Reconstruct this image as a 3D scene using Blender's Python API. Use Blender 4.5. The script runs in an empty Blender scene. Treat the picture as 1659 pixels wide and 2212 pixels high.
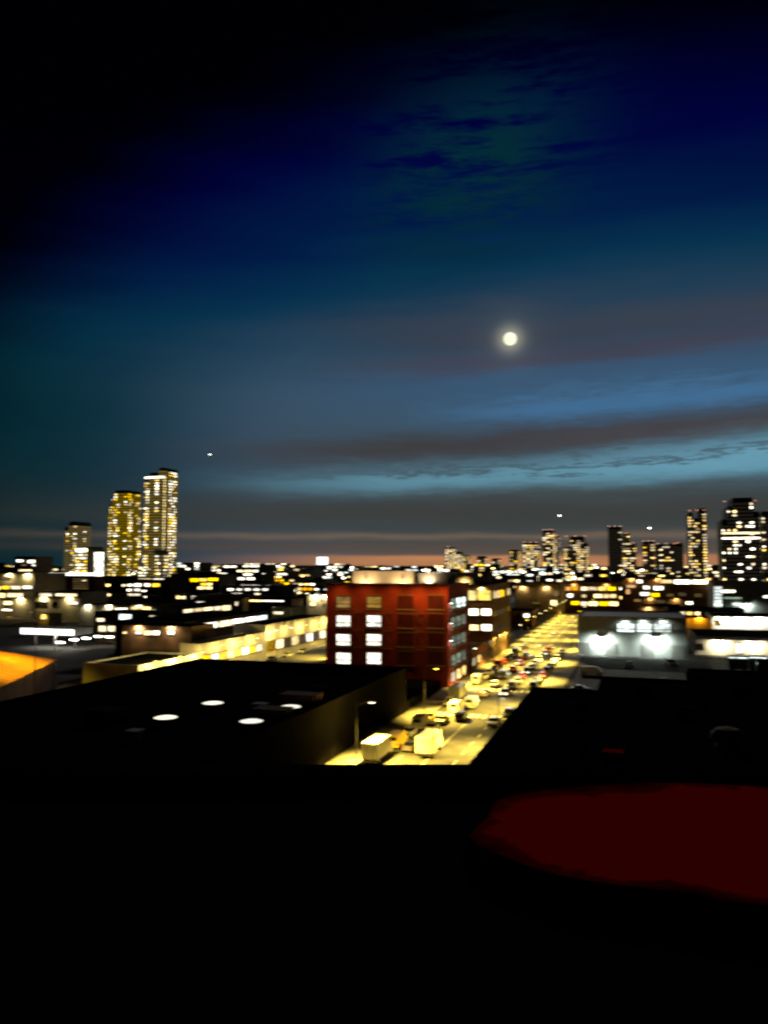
import bpy, math, random
from mathutils import Vector, Matrix
random.seed(7)
R = math.radians
scene = bpy.context.scene
col = scene.collection

# ------------------------------------------------------------------ camera
EYE, F, YAW = 28.0, 770.0, R(18)
PIT = math.atan(53 / 770)
cd = bpy.data.cameras.new('camera')
cam = bpy.data.objects.new('camera', cd); col.objects.link(cam)
cam.location = (0, 0, EYE)
cam.rotation_euler = (R(90) + PIT, 0, YAW)
cd.sensor_fit = 'VERTICAL'; cd.sensor_height = 36; cd.lens = 36 * F / 1024
cd.clip_start = 0.1; cd.clip_end = 30000
cd.dof.use_dof = True; cd.dof.focus_distance = 3.0; cd.dof.aperture_fstop = 3.6; cd.dof.aperture_ratio = 0.42
scene.camera = cam
fwd = Vector((-math.sin(YAW) * math.cos(PIT), math.cos(YAW) * math.cos(PIT), math.sin(PIT)))
rgt = Vector((math.cos(YAW), math.sin(YAW), 0)); upv = rgt.cross(fwd)
S = 768 / 1659.0
def ray(a, b): return (fwd * F + rgt * (a * S - 384) + upv * (512 - b * S)).normalized()
def at_y(a, b, y): d = ray(a, b); p = d * (y / d.y); return p.x, p.z + EYE
def at_x(a, b, x): d = ray(a, b); p = d * (x / d.x); return p.y, p.z + EYE
def at_z(a, b, z): d = ray(a, b); p = d * ((z - EYE) / d.z); return p.x, p.y

# ------------------------------------------------------------------ world: late dusk sky
MOON_DIR = ray(1102, 732)
world = bpy.data.worlds.new('World'); scene.world = world; world.use_nodes = True
WT = world.node_tree; WT.nodes.clear()
class E:
    """tiny expression wrapper round shader math nodes"""
    T = WT
    def __init__(s, sock): s.s = sock
    @staticmethod
    def m(op, *a, clamp=False):
        n = E.T.nodes.new('ShaderNodeMath'); n.operation = op; n.use_clamp = clamp
        for i, v in enumerate(a):
            if isinstance(v, E): E.T.links.new(v.s, n.inputs[i])
            else: n.inputs[i].default_value = v
        return E(n.outputs[0])
    def __add__(s, o): return E.m('ADD', s, o)
    def __radd__(s, o): return E.m('ADD', o, s)
    def __sub__(s, o): return E.m('SUBTRACT', s, o)
    def __rsub__(s, o): return E.m('SUBTRACT', o, s)
    def __mul__(s, o): return E.m('MULTIPLY', s, o)
    def __rmul__(s, o): return E.m('MULTIPLY', o, s)
    def __truediv__(s, o): return E.m('DIVIDE', s, o)
    def gauss(s, c, w): t = (s - c) * (1.0 / w); return E.m('POWER', 2.718281828, t * t * -1.0)
    def step(s, a, b):
        n = E.T.nodes.new('ShaderNodeMapRange'); n.interpolation_type = 'SMOOTHSTEP'
        E.T.links.new(s.s, n.inputs[0]); n.inputs[1].default_value = a; n.inputs[2].default_value = b
        n.inputs[3].default_value = 0; n.inputs[4].default_value = 1
        return E(n.outputs[0])
def srgb(c):
    return tuple(((v / 255) / 12.92 if v / 255 <= 0.04045 else ((v / 255 + 0.055) / 1.055) ** 2.4) for v in c)
def ramp(tree, fac, stops, interp='LINEAR'):
    n = tree.nodes.new('ShaderNodeValToRGB'); n.color_ramp.interpolation = interp
    els = n.color_ramp.elements
    while len(els) < len(stops): els.new(0.5)
    for e, (p, c) in zip(els, stops): e.position = p; e.color = (*c, 1)
    tree.links.new(fac, n.inputs[0]); return n.outputs[0]
def mixc(tree, f, a, b, mode='MIX'):
    n = tree.nodes.new('ShaderNodeMix'); n.data_type = 'RGBA'; n.blend_type = mode
    for i, v in ((0, f), (6, a), (7, b)):
        if isinstance(v, E): v = v.s
        if isinstance(v, (int, float)): n.inputs[i].default_value = v
        elif isinstance(v, tuple): n.inputs[i].default_value = (*v, 1)
        else: tree.links.new(v, n.inputs[i])
    return n.outputs[2]
tc = WT.nodes.new('ShaderNodeTexCoord'); sep = WT.nodes.new('ShaderNodeSeparateXYZ')
nrm = WT.nodes.new('ShaderNodeVectorMath'); nrm.operation = 'NORMALIZE'
WT.links.new(tc.outputs['Generated'], nrm.inputs[0]); WT.links.new(nrm.outputs[0], sep.inputs[0])
dx, dy, dz = (E(sep.outputs[i]) for i in range(3))
DEG = 180 / math.pi
el = E.m('ARCSINE', dz) * DEG
az = E.m('ARCTAN2', dx, dy) * DEG                      # 0 = down the street
daz = az + 5.0                                         # from where the sun went down
comb = WT.nodes.new('ShaderNodeCombineXYZ')
WT.links.new((az * 0.045).s, comb.inputs[0]); WT.links.new((el * 0.32).s, comb.inputs[1])
def noise(vec, scale, detail, rough=0.55, off=0.0):
    n = WT.nodes.new('ShaderNodeTexNoise'); n.inputs['Scale'].default_value = scale
    n.inputs['Detail'].default_value = detail; n.inputs['Roughness'].default_value = rough
    mp = WT.nodes.new('ShaderNodeMapping'); mp.inputs['Location'].default_value = (off, off * 1.7, off * .3)
    WT.links.new(vec, mp.inputs[0]); WT.links.new(mp.outputs[0], n.inputs['Vector']); return E(n.outputs[0])
n1 = noise(comb.outputs[0], 1.3, 4, 0.5); n2 = noise(comb.outputs[0], 3.2, 5, 0.6, 4.2)
n4 = noise(comb.outputs[0], 5.5, 8, 0.68, 2.7)
n3 = noise(comb.outputs[0], 0.55, 3, 0.5, 9.1)
wob = (n1 - 0.5) * 3.4 + (n2 - 0.5) * 1.6 + (n4 - 0.5) * 1.2
elw = el + wob
# angular distance from the afterglow: sideways counts for half
eff = E.m('SQRT', el * el + daz * daz * 0.23)
eff = eff * 0.94 + (n3 - 0.5) * 6.0
base = ramp(WT, (eff * (1 / 60)).s, [
    (0.0, srgb((70, 74, 74))), (0.10, srgb((66, 76, 80))), (0.20, srgb((58, 76, 92))), (0.28, srgb((38, 66, 88))),
    (0.345, srgb((8, 50, 78))), (0.40, srgb((1, 26, 68))), (0.46, srgb((0, 3, 58))), (0.52, srgb((0, 1, 40))),
    (0.57, srgb((0, 0, 18))), (0.64, srgb((0, 0, 5))), (1.0, srgb((0, 0, 2)))])
side = E.m('ABSOLUTE', daz)
glow = 1.0 - side.step(14, 62)                         # afterglow fades away from the west
skyc = mixc(WT, side.step(18, 40) * (1.0 - el.step(11, 24)) * 0.85, base, srgb((3, 40, 48)))
def band(c, w, colr, amt, e=None, lo=None, hi=None):
    """a long cloud bank or clear strip at elevation c, half-width w"""
    global skyc
    m = (e or elw).gauss(c, w) * glow * amt
    if lo: m = m * daz.step(*lo)
    if hi: m = m * (1.0 - daz.step(*hi))
    skyc = mixc(WT, E.m('MINIMUM', m, 1.0), skyc, srgb(colr))
e2 = el + (n1 - 0.5) * 2.2 + (n2 - 0.5) * 0.7
tilt = el - daz * 0.045
tilt = el - daz * 0.03
band(10.8, 3.2, (60, 84, 104), 0.85, elw, lo=(-34, -14))
band(13.6, 1.5, (56, 86, 116), 0.85, elw - daz * 0.03, lo=(-26, -6))
band(11.3, 1.1, (66, 110, 150), 0.9, tilt + (n1 - 0.5) * 2.6 + (n4 - 0.5) * 3.0, lo=(-14, 0))
band(17.0, 1.6, (60, 64, 76), 0.75, elw, lo=(-24, -6))
band(14.9, 0.7, (70, 62, 74), 0.55, tilt + (n2 - 0.5) * 1.8, lo=(-22, -6))
band(9.0, 1.15, (62, 62, 65), 1.0, tilt + (n2 - 0.5) * 1.7, lo=(-34, -12))
band(9.1, 0.7, (68, 65, 70), 0.95, tilt + (n1 - 0.5) * 1.8 + (n4 - 0.5) * 2.2, lo=(-12, 6))
band(6.6, 0.95, (94, 142, 160), 1.0, tilt + (n1 - 0.5) * 1.8 + (n4 - 0.5) * 1.8, lo=(-32, -8))
band(7.0, 1.2, (102, 154, 176), 0.95, tilt + (n1 - 0.5) * 2.2 + (n4 - 0.5) * 1.6, lo=(-6, 10))
band(7.3, 0.25, (68, 84, 96), 0.85, tilt + (n4 - 0.5) * 5.0, lo=(-22, -10))
band(3.7, 1.6, (60, 63, 62), 1.0, e2)
band(2.1, 0.26, (112, 96, 82), 0.8, el + (n2 - 0.5) * 0.8)
band(1.35, 0.4, (84, 74, 66), 0.8, el + (n2 - 0.5) * 0.6)
band(0.2, 0.6, (150, 108, 80), 0.6, el + (n2 - 0.5) * 0.3, lo=(-34, -14))
hs_ = (1.0 - (el + (n2 - 0.5) * 0.3).step(0.55, 0.85)) * glow * daz.step(-28, -6)
skyc = mixc(WT, hs_ * (n1.step(0.3, 0.7) * 0.5 + 0.42), skyc, srgb((206, 138, 88)))
# a ragged thin cloud high above the moon
hc = az.gauss(-11, 7) * (el - (az + 11.0) * 0.18).gauss(27.5, 5.0) * (n1 * 0.5 + n4 * 0.5).step(0.40, 0.54)
dim = mixc(WT, side.step(16, 56) * (1.0 - el.step(2, 14)) * 0.75, skyc, srgb((14, 30, 24)))
dark = E.m('SQRT', el * el + daz * daz * 0.60) + (n3 - 0.5) * 5.0 + (n1 - 0.5) * 2.0
dim = mixc(WT, dark.step(30, 39) * 0.97, dim, (0.0, 0.0, 0.0005))
dim = mixc(WT, E.m('MINIMUM', hc * 1.15, 1.0), dim, srgb((4, 42, 54)))
# moon aureole
vd = WT.nodes.new('ShaderNodeVectorMath'); vd.operation = 'DOT_PRODUCT'
WT.links.new(nrm.outputs[0], vd.inputs[0]); vd.inputs[1].default_value = MOON_DIR
mang = E.m('ARCCOSINE', E.m('MINIMUM', E(vd.outputs['Value']), 0.9999999)) * DEG
hal = mang.gauss(0, 0.8) * 0.32 + mang.gauss(0, 2.2) * 0.022
cc = WT.nodes.new('ShaderNodeCombineColor')
for i, k in enumerate((1.0, 0.95, 0.66)): WT.links.new((hal * k).s, cc.inputs[i])
dim = mixc(WT, 1.0, dim, cc.outputs[0], 'ADD')
ns = WT.nodes.new('ShaderNodeTexSky'); ns.sky_type = 'NISHITA'; ns.sun_disc = False
ns.sun_elevation = R(-7); ns.sun_rotation = R(4); ns.altitude = 30
nsc = mixc(WT, 1.0, ns.outputs[0], (0.05, 0.05, 0.05), 'MULTIPLY')
dim = mixc(WT, 1.0, dim, nsc, 'ADD')
bg = WT.nodes.new('ShaderNodeBackground'); wo = WT.nodes.new('ShaderNodeOutputWorld')
WT.links.new(dim, bg.inputs[0]); bg.inputs[1].default_value = 1.0; WT.links.new(bg.outputs[0], wo.inputs[0])

# the moon's light
sd = bpy.data.lights.new('moonlight', 'SUN'); sd.energy = 0.27; sd.angle = R(0.5); sd.color = (1, 0.93, 0.82)
so = bpy.data.objects.new('moonlight', sd); col.objects.link(so)
so.rotation_euler = (-(MOON_DIR + Vector((0, 0, .07)))).to_track_quat('-Z', 'Y').to_euler()   # a little above the disc, clear of its own shadow

vs = scene.view_settings; vs.view_transform = 'Standard'; vs.look = 'None'; vs.exposure = 0; vs.gamma = 1; vs.use_curve_mapping = False
cy = scene.cycles; cy.use_denoising = True; cy.max_bounces = 4; cy.diffuse_bounces = 2; cy.glossy_bounces = 2
cy.sample_clamp_indirect = 4; cy.use_light_tree = True; cy.caustics_reflective = False; cy.caustics_refractive = False
scene.render.engine = 'CYCLES'

# ------------------------------------------------------------------ materials
M = {}
def mat(name, c, rough=0.85, var=0.35, scale=0.6, metal=0.0, bump=0.0, c2=None, spec=0.3):
    m = bpy.data.materials.new(name); m.use_nodes = True; t = m.node_tree; p = t.nodes['Principled BSDF']
    tcn = t.nodes.new('ShaderNodeTexCoord'); n = t.nodes.new('ShaderNodeTexNoise')
    n.inputs['Scale'].default_value = scale; n.inputs['Detail'].default_value = 6
    t.links.new(tcn.outputs['Object'], n.inputs['Vector'])
    lo = tuple(v * (1 - var) for v in c); hi = c2 or tuple(min(1, v * (1 + var)) for v in c)
    t.links.new(ramp(t, n.outputs[0], [(0.3, lo), (0.7, hi)]), p.inputs['Base Color'])
    p.inputs['Roughness'].default_value = rough; p.inputs['Metallic'].default_value = metal
    p.inputs['Specular IOR Level'].default_value = spec
    if bump:
        b = t.nodes.new('ShaderNodeBump'); b.inputs['Strength'].default_value = bump
        t.links.new(n.outputs[0], b.inputs['Height']); t.links.new(b.outputs[0], p.inputs['Normal'])
    M[name] = m; return m
def brickmat(name, c1, c2, mortar, sx=3.2):
    m = bpy.data.materials.new(name); m.use_nodes = True; t = m.node_tree; p = t.nodes['Principled BSDF']
    tcn = t.nodes.new('ShaderNodeTexCoord'); mp = t.nodes.new('ShaderNodeMapping'); mp.inputs['Rotation'].default_value = (R(90), 0, 0)
    b = t.nodes.new('ShaderNodeTexBrick'); b.inputs['Scale'].default_value = sx
    b.inputs['Color1'].default_value = (*c1, 1); b.inputs['Color2'].default_value = (*c2, 1); b.inputs['Mortar'].default_value = (*mortar, 1)
    t.links.new(tcn.outputs['Object'], mp.inputs[0]); t.links.new(mp.outputs[0], b.inputs['Vector'])
    n = t.nodes.new('ShaderNodeTexNoise'); n.inputs['Scale'].default_value = 0.25; n.inputs['Detail'].default_value = 6
    t.links.new(tcn.outputs['Object'], n.inputs['Vector'])
    g = ramp(t, n.outputs[0], [(0.3, (0.6, 0.6, 0.6)), (0.7, (1.1, 1.05, 1.0))])
    t.links.new(mixc(t, 1.0, b.outputs[0], g, 'MULTIPLY'), p.inputs['Base Color'])
    p.inputs['Roughness'].default_value = 0.9; M[name] = m; return m
def glowmat(name, c, strength, jitter=0.5, blinds=True, rows=9.0):
    """a lit interior seen through the glass: uneven from window to window and across one window"""
    m = bpy.data.materials.new(name); m.use_nodes = True; t = m.node_tree; t.nodes.clear()
    oi = t.nodes.new('ShaderNodeObjectInfo'); tcn = t.nodes.new('ShaderNodeTexCoord')
    E.T = t
    rnd = E(oi.outputs['Random'])
    st = (rnd * (2 * jitter) + (1 - jitter)) * strength
    if blinds:
        n = t.nodes.new('ShaderNodeTexNoise'); n.inputs['Scale'].default_value = 2.3; n.inputs['Detail'].default_value = 3
        add = t.nodes.new('ShaderNodeVectorMath'); add.operation = 'ADD'
        t.links.new(tcn.outputs['Object'], add.inputs[0]); t.links.new(oi.outputs['Location'], add.inputs[1])
        t.links.new(add.outputs[0], n.inputs['Vector'])
        st = st * (E(n.outputs[0]).step(0.25, 0.72) * 0.75 + 0.45)
    em = t.nodes.new('ShaderNodeEmission'); out = t.nodes.new('ShaderNodeOutputMaterial')
    hs = t.nodes.new('ShaderNodeHueSaturation'); hs.inputs['Color'].default_value = (*c, 1)
    t.links.new((rnd * 0.7 + 0.65).s, hs.inputs['Saturation'])
    t.links.new(hs.outputs[0], em.inputs[0]); t.links.new(st.s, em.inputs[1]); t.links.new(em.outputs[0], out.inputs[0])
    m.cycles.emission_sampling = 'NONE'; M[name] = m; return m

mat('asphalt', (0.055, 0.053, 0.05), 0.8, 0.45, 0.35, bump=0.1)
mat('paving', (0.20, 0.19, 0.17), 0.85, 0.3, 0.8)
mat('kerbstone', (0.28, 0.27, 0.25), 0.8, 0.2, 1.5)
mat('marking', (0.70, 0.68, 0.6), 0.7, 0.25, 2)
mat('earth', (0.03, 0.028, 0.025), 0.95, 0.4, 0.02)
mat('tar', (0.012, 0.011, 0.011), 0.98, 0.4, 0.3, spec=0.0)
mat('tar_grey', (0.035, 0.034, 0.033), 0.95, 0.4, 0.2, spec=0.0)
mat('roof_brown', (0.09, 0.04, 0.025), 0.9, 0.4, 0.2, spec=0.1)
mat('coping', (0.32, 0.26, 0.2), 0.8, 0.2, 1)
mat('dark_wall', (0.06, 0.045, 0.035), 0.9, 0.35, 0.3)
mat('brown_wall', (0.16, 0.09, 0.05), 0.9, 0.3, 0.3)
mat('tan_wall', (0.34, 0.26, 0.17), 0.9, 0.25, 0.25)
mat('cream_wall', (0.55, 0.50, 0.38), 0.85, 0.2, 0.3)
mat('white_wall', (0.72, 0.72, 0.68), 0.8, 0.15, 0.3)
mat('grey_wall', (0.40, 0.42, 0.40), 0.85, 0.22, 0.25)
mat('blue_grey', (0.12, 0.14, 0.16), 0.7, 0.2, 0.3)
mat('concrete', (0.30, 0.28, 0.25), 0.85, 0.2, 0.4)
mat('tower_skin', (0.09, 0.075, 0.05), 0.6, 0.2, 0.1)
mat('tower_dark', (0.02, 0.02, 0.022), 0.5, 0.2, 0.1)
mat('metal_dark', (0.03, 0.03, 0.03), 0.5, 0.2, 3, metal=0.6)
mat('metal_rust', (0.42, 0.24, 0.14), 0.7, 0.3, 3, metal=0.2)
mat('metal_grey', (0.35, 0.35, 0.34), 0.5, 0.2, 3, metal=0.5)
mat('red_deck', (0.55, 0.012, 0.008), 0.95, 0.3, 0.7, spec=0.0)
mat('orange_sheet', (0.78, 0.36, 0.012), 0.7, 0.3, 0.15)
mat('awning_white', (0.75, 0.73, 0.66), 0.8, 0.1, 1)
mat('awning_yellow', (0.7, 0.5, 0.12), 0.8, 0.15, 1)
mat('blind_red', (0.10, 0.010, 0.005), 0.7, 0.5, 1.2)
mat('glass_dark', (0.012, 0.012, 0.014), 0.15, 0.2, 0.5, spec=0.5)
mat('frame_dark', (0.04, 0.03, 0.025), 0.6, 0.2, 2)
mat('tyre', (0.012, 0.012, 0.012), 0.9, 0.2, 5)
mat('hub', (0.4, 0.4, 0.4), 0.4, 0.2, 5, metal=0.8)
mat('foliage', (0.05, 0.07, 0.02), 0.9, 0.5, 1.5)
mat('bark', (0.08, 0.055, 0.035), 0.95, 0.3, 2)
for nm, c in (('paint_white', (0.72, 0.71, 0.68)), ('paint_black', (0.012, 0.012, 0.013)), ('paint_silver', (0.38, 0.39, 0.40)), ('paint_yellow', (0.62, 0.42, 0.06)),
              ('paint_red', (0.22, 0.02, 0.015)), ('paint_blue', (0.03, 0.05, 0.13)), ('paint_grey', (0.12, 0.12, 0.12))):
    mat(nm, c, 0.35, 0.08, 2, spec=0.5)
m = bpy.data.materials.new('red_glow_fade'); m.use_nodes = True; t = m.node_tree; p = t.nodes['Principled BSDF']; E.T = t   # red deck in noisy patches, its glow falloff put into the colour
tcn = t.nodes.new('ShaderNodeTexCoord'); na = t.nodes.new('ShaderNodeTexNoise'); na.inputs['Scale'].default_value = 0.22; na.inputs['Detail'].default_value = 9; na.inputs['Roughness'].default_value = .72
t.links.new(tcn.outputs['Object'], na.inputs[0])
pa = t.nodes.new('ShaderNodeAttribute'); pa.attribute_name = 'glow_level'
glow_fac = (E(na.outputs[0]) * 1.6 + E(pa.outputs['Fac']) * 1.1)          # glow painted to die away towards the rim
t.links.new(ramp(t, glow_fac.s, [(0.62, (0.012, 0.004, 0.003)), (0.95, (0.30, 0.008, 0.005)), (1.0, (0.72, 0.012, 0.008))]), p.inputs['Base Color'])
p.inputs['Roughness'].default_value = .95; p.inputs['Specular IOR Level'].default_value = 0; M['red_glow_fade'] = m
brickmat('brick_red', (0.40, 0.040, 0.014), (0.30, 0.028, 0.012), (0.28, 0.09, 0.05))
brickmat('brick_brown', (0.30, 0.13, 0.07), (0.22, 0.09, 0.05), (0.3, 0.24, 0.18))
WHITE, WARM, YEL, ORG, GRN = (1, 0.93, 0.74), (1, 0.78, 0.40), (1, 0.66, 0.16), (1, 0.45, 0.10), (0.80, 0.96, 0.80)
glowmat('lit_white', WHITE, 3.6); glowmat('lit_warm', WARM, 2.9); glowmat('lit_yellow', YEL, 2.3); glowmat('lit_orange', ORG, 1.5)
glowmat('lit_gold', (1, .74, .16), 1.6, .1); glowmat('far_white', (1, .80, .48), 1.8, .7, False); glowmat('far_warm', (1, .72, .34), 1.6, .7, False); glowmat('far_yellow', (1, .64, .18), 1.4, .7, False); glowmat('lit_cool', (0.86, 1.0, 0.93), 2.0); glowmat('lit_green', (0.60, 0.76, 0.56), 0.42, 0.4); glowmat('lit_dim', (1, 0.7, 0.3), 0.10, 0.6)
glowmat('lit_low', (1, 0.62, 0.22), 0.30, 0.6); glowmat('tower_dim', (1, 0.72, 0.20), 0.16, 0.3, False); glowmat('tower_faint', (1, 0.72, 0.35), 0.02, 0.3, False)
glowmat('lamp_sodium', (1, 0.72, 0.22), 9, 0.2, False); glowmat('lamp_white', (1, 0.98, 0.86), 12, 0.2, False); glowmat('lamp_cool', (0.85, 1, 0.92), 14, 0.1, False)
glowmat('head_light', (1, 0.95, 0.8), 8, 0.2, False); glowmat('tail_light', (1, 0.05, 0.02), 1.6, 0.2, False)
glowmat('red_beacon', (1, 0.45, 0.3), 2.2, 0.2, False)
glowmat('sign_white', (1, 0.98, 0.92), 2.6, 0.1, False); glowmat('skylight_glow', (1, 0.93, 0.74), 1.3, 0.15, False)
glowmat('window_day', (1, 0.95, 0.80), 1.9, 0.3)
# full moon: pale maria on a bright disc
m = bpy.data.materials.new('moon_surface'); m.use_nodes = True; t = m.node_tree; t.nodes.clear()
tcn = t.nodes.new('ShaderNodeTexCoord'); n = t.nodes.new('ShaderNodeTexNoise'); n.inputs['Scale'].default_value = 0.02; t.links.new(tcn.outputs['Object'], n.inputs[0])
em = t.nodes.new('ShaderNodeEmission'); t.links.new(ramp(t, n.outputs[0], [(0.4, (0.9, 0.86, 0.62)), (0.6, (1, 0.97, 0.76))]), em.inputs[0])
em.inputs[1].default_value = 1.15; o_ = t.nodes.new('ShaderNodeOutputMaterial'); t.links.new(em.outputs[0], o_.inputs[0]); m.cycles.emission_sampling = 'NONE'; M['moon'] = m

# ------------------------------------------------------------------ helpers
def link(o, parent=None):
    col.objects.link(o)
    if parent is not None: o.parent = parent
    return o
def tag(o, label=None, cat=None, group=None, kind=None):
    for k, v in (('label', label), ('category', cat), ('group', group), ('kind', kind)):
        if v: o[k] = v
    return o
def empty(name, loc, rz=0):
    o = bpy.data.objects.new(name, None); o.location = loc; o.rotation_euler = (0, 0, rz); o.empty_display_size = 0.5
    return link(o)
class MB:
    def __init__(s): s.v = []; s.f = []; s.mi = []
    def quad(s, pts, mi=0):
        b = len(s.v); s.v += [tuple(p) for p in pts]; s.f.append(tuple(range(b, b + len(pts)))); s.mi.append(mi); return s
    def box(s, x0, x1, y0, y1, z0, z1, mi=0):
        b = len(s.v)
        s.v += [(x0, y0, z0), (x1, y0, z0), (x1, y1, z0), (x0, y1, z0), (x0, y0, z1), (x1, y0, z1), (x1, y1, z1), (x0, y1, z1)]
        for f in ((0, 3, 2, 1), (4, 5, 6, 7), (0, 1, 5, 4), (1, 2, 6, 5), (2, 3, 7, 6), (3, 0, 4, 7)):
            s.f.append(tuple(b + i for i in f)); s.mi.append(mi)
        return s
    def prism(s, ring0, ring1, mi=0, caps=True):
        b = len(s.v); n = len(ring0); s.v += [tuple(p) for p in ring0] + [tuple(p) for p in ring1]
        for i in range(n):
            j = (i + 1) % n; s.f.append((b + i, b + j, b + n + j, b + n + i)); s.mi.append(mi)
        if caps:
            s.f.append(tuple(b + i for i in reversed(range(n)))); s.mi.append(mi)
            s.f.append(tuple(b + n + i for i in range(n))); s.mi.append(mi)
        return s
    def tube(s, p, q, r0, r1=None, n=8, mi=0):
        r1 = r0 if r1 is None else r1; p, q = Vector(p), Vector(q); d = (q - p).normalized()
        a = d.orthogonal().normalized(); b2 = d.cross(a)
        ring = lambda c, r: [c + (a * math.cos(2 * math.pi * i / n) + b2 * math.sin(2 * math.pi * i / n)) * r for i in range(n)]
        return s.prism(ring(p, r0), ring(q, r1), mi)
    def mesh(s, name, mats):
        me = bpy.data.meshes.new(name); me.from_pydata(s.v, [], s.f)
        for m in (mats if isinstance(mats, (list, tuple)) else [mats]): me.materials.append(M[m])
        me.polygons.foreach_set('material_index', s.mi); me.update(); return me
    def build(s, name, mats, parent=None, loc=(0, 0, 0), smooth=False):
        me = s.mesh(name, mats)
        if smooth: me.polygons.foreach_set('use_smooth', [True] * len(me.polygons))
        o = bpy.data.objects.new(name, me); o.location = loc; return link(o, parent)
_wm = {}
def window_mesh(glow, style):
    """unit window facing -Y: frame standing proud of the wall, panes set back, sash bars"""
    k = (glow, style)
    if k in _wm: return _wm[k]
    m = MB()
    if style == 'plain':
        m.box(-.5, .5, -.06, .02, -.5, .5, 1)
    else:
        fx, fz = (0.05, 0.07)
        m.quad([(-.5 + fx, -.02, -.5 + fz), (.5 - fx, -.02, -.5 + fz), (.5 - fx, -.02, .5 - fz), (-.5 + fx, -.02, .5 - fz)], 1)
        m.box(-.5, -.5 + fx, -.1, .02, -.5, .5); m.box(.5 - fx, .5, -.1, .02, -.5, .5)
        m.box(-.5 + fx, .5 - fx, -.1, .02, -.5, -.5 + fz); m.box(-.5 + fx, .5 - fx, -.1, .02, .5 - fz, .5)
        if style in ('sash',): m.box(-.5 + fx, .5 - fx, -.07, -.021, -.17, -.11)
        if style in ('cross',): m.box(-.025, .025, -.07, -.021, -.5 + fz, .5 - fz)
        if style == 'strip':
            for i in range(1, 6): m.box(-.5 + i / 6 - .008, -.5 + i / 6 + .008, -.07, -.021, -.5 + fz, .5 - fz)
    _wm[k] = m.mesh('window', ['frame_dark', glow]); return _wm[k]
ROT = {'front': 0, 'right': R(90), 'left': R(-90)}
def window(parent, face, pos, w, h, glow='lit_white', style='cross', name='window'):
    o = bpy.data.objects.new(name, window_mesh(glow, style))
    p = Vector(pos) - parent.location
    o.location = p; o.rotation_euler = (0, 0, ROT[face]); o.scale = (w, 1, h); return link(o, parent)
def building(name, label, x0, x1, y0, y1, h, wall='dark_wall', roof='tar', group=None, cat='building', par=0.7, z0=-0.3, loose=False):
    cx, cy_ = (x0 + x1) / 2, (y0 + y1) / 2
    root = empty(name, (cx, cy_, 0)); tag(root, label, cat, group)
    a, b = (x1 - x0) / 2, (y1 - y0) / 2; t = 0.35; w = MB(); hp = h + par if par else h
    w.box(-a, a, -b, b, z0, h - .05)
    wo_ = w.build('wall', wall, root)
    r = MB(); r.box(-a + .01, a - .01, -b + .01, b - .01, h - .051, h); r.build('roof', roof, root)
    if par:
        p = MB(); A = [(-a - .03, -b - .03), (a + .03, -b - .03), (a + .03, b + .03), (-a - .03, b + .03)]
        I = [(-a + t, -b + t), (a - t, -b + t), (a - t, b - t), (-a + t, b - t)]
        for i in range(4):
            j = (i + 1) % 4
            o0, o1, i1, i0 = A[i], A[j], I[j], I[i]
            p.quad([(*o0, h - .25), (*o1, h - .25), (*o1, hp), (*o0, hp)]); p.quad([(*o0, hp), (*o1, hp), (*i1, hp), (*i0, hp)])
            p.quad([(*i1, h), (*i0, h), (*i0, hp), (*i1, hp)])
        p.build('parapet', wall, root)
    root['_b'] = 0; del root['_b']
    B = dict(root=root, x0=x0, x1=x1, y0=y0, y1=y1, h=h)
    FOOT.append((x0 - 2, x1 + 2, y0 - 2, y1 + 2)); return B
FOOT = []
def fwin(B, rects, glow='lit_white', style='cross', d=0.0):
    """windows on the front, given by their outline in the picture"""
    out = []
    for r in rects:
        g = r[4] if len(r) > 4 else glow; st = r[5] if len(r) > 5 else style
        X0, Z0 = at_y(r[0], r[3], B['y0']); X1, Z1 = at_y(r[2], r[1], B['y0'])
        X0 = max(X0, B['x0'] + .1); X1 = min(X1, B['x1'] - .1)
        if X1 - X0 < .3: continue
        Z0 = max(Z0, .4); Z1 = min(max(Z1, Z0 + .5), B['h'] - .3)
        if Z1 - Z0 < .3: continue
        out.append(window(B['root'], 'front', ((X0 + X1) / 2, B['y0'] - .01 - d, (Z0 + Z1) / 2), X1 - X0, Z1 - Z0, g, st))
    return out
def fbuild(name, label, a0, a1, top, y, depth, wall='dark_wall', roof='tar', **k):
    """building whose front stands at y between the picture columns a0..a1 with its roofline at row top"""
    x0, z = at_y(a0, top, y); x1, _ = at_y(a1, top, y); par = k.get('par', 0.7)
    return building(name, label, x0, x1, y, y + depth, z - par, wall, roof, **k)
def spot(parent, loc, power, color, size=2.4, blend=0.6, aim=(0, 0, -1), radius=0.15, kind='SPOT'):
    l = bpy.data.lights.new('lamp_light', kind); l.energy = power; l.color = color; l.shadow_soft_size = radius
    if kind == 'SPOT': l.spot_size = size; l.spot_blend = blend
    o = bpy.data.objects.new('lamp_light', l); o.location = loc
    o.rotation_euler = Vector(aim).to_track_quat('-Z', 'Y').to_euler(); return link(o, parent)
SOD = (1, 0.68, 0.09); COOL = (0.86, 1, 0.88); WRM = (1, 0.80, 0.42)
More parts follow.
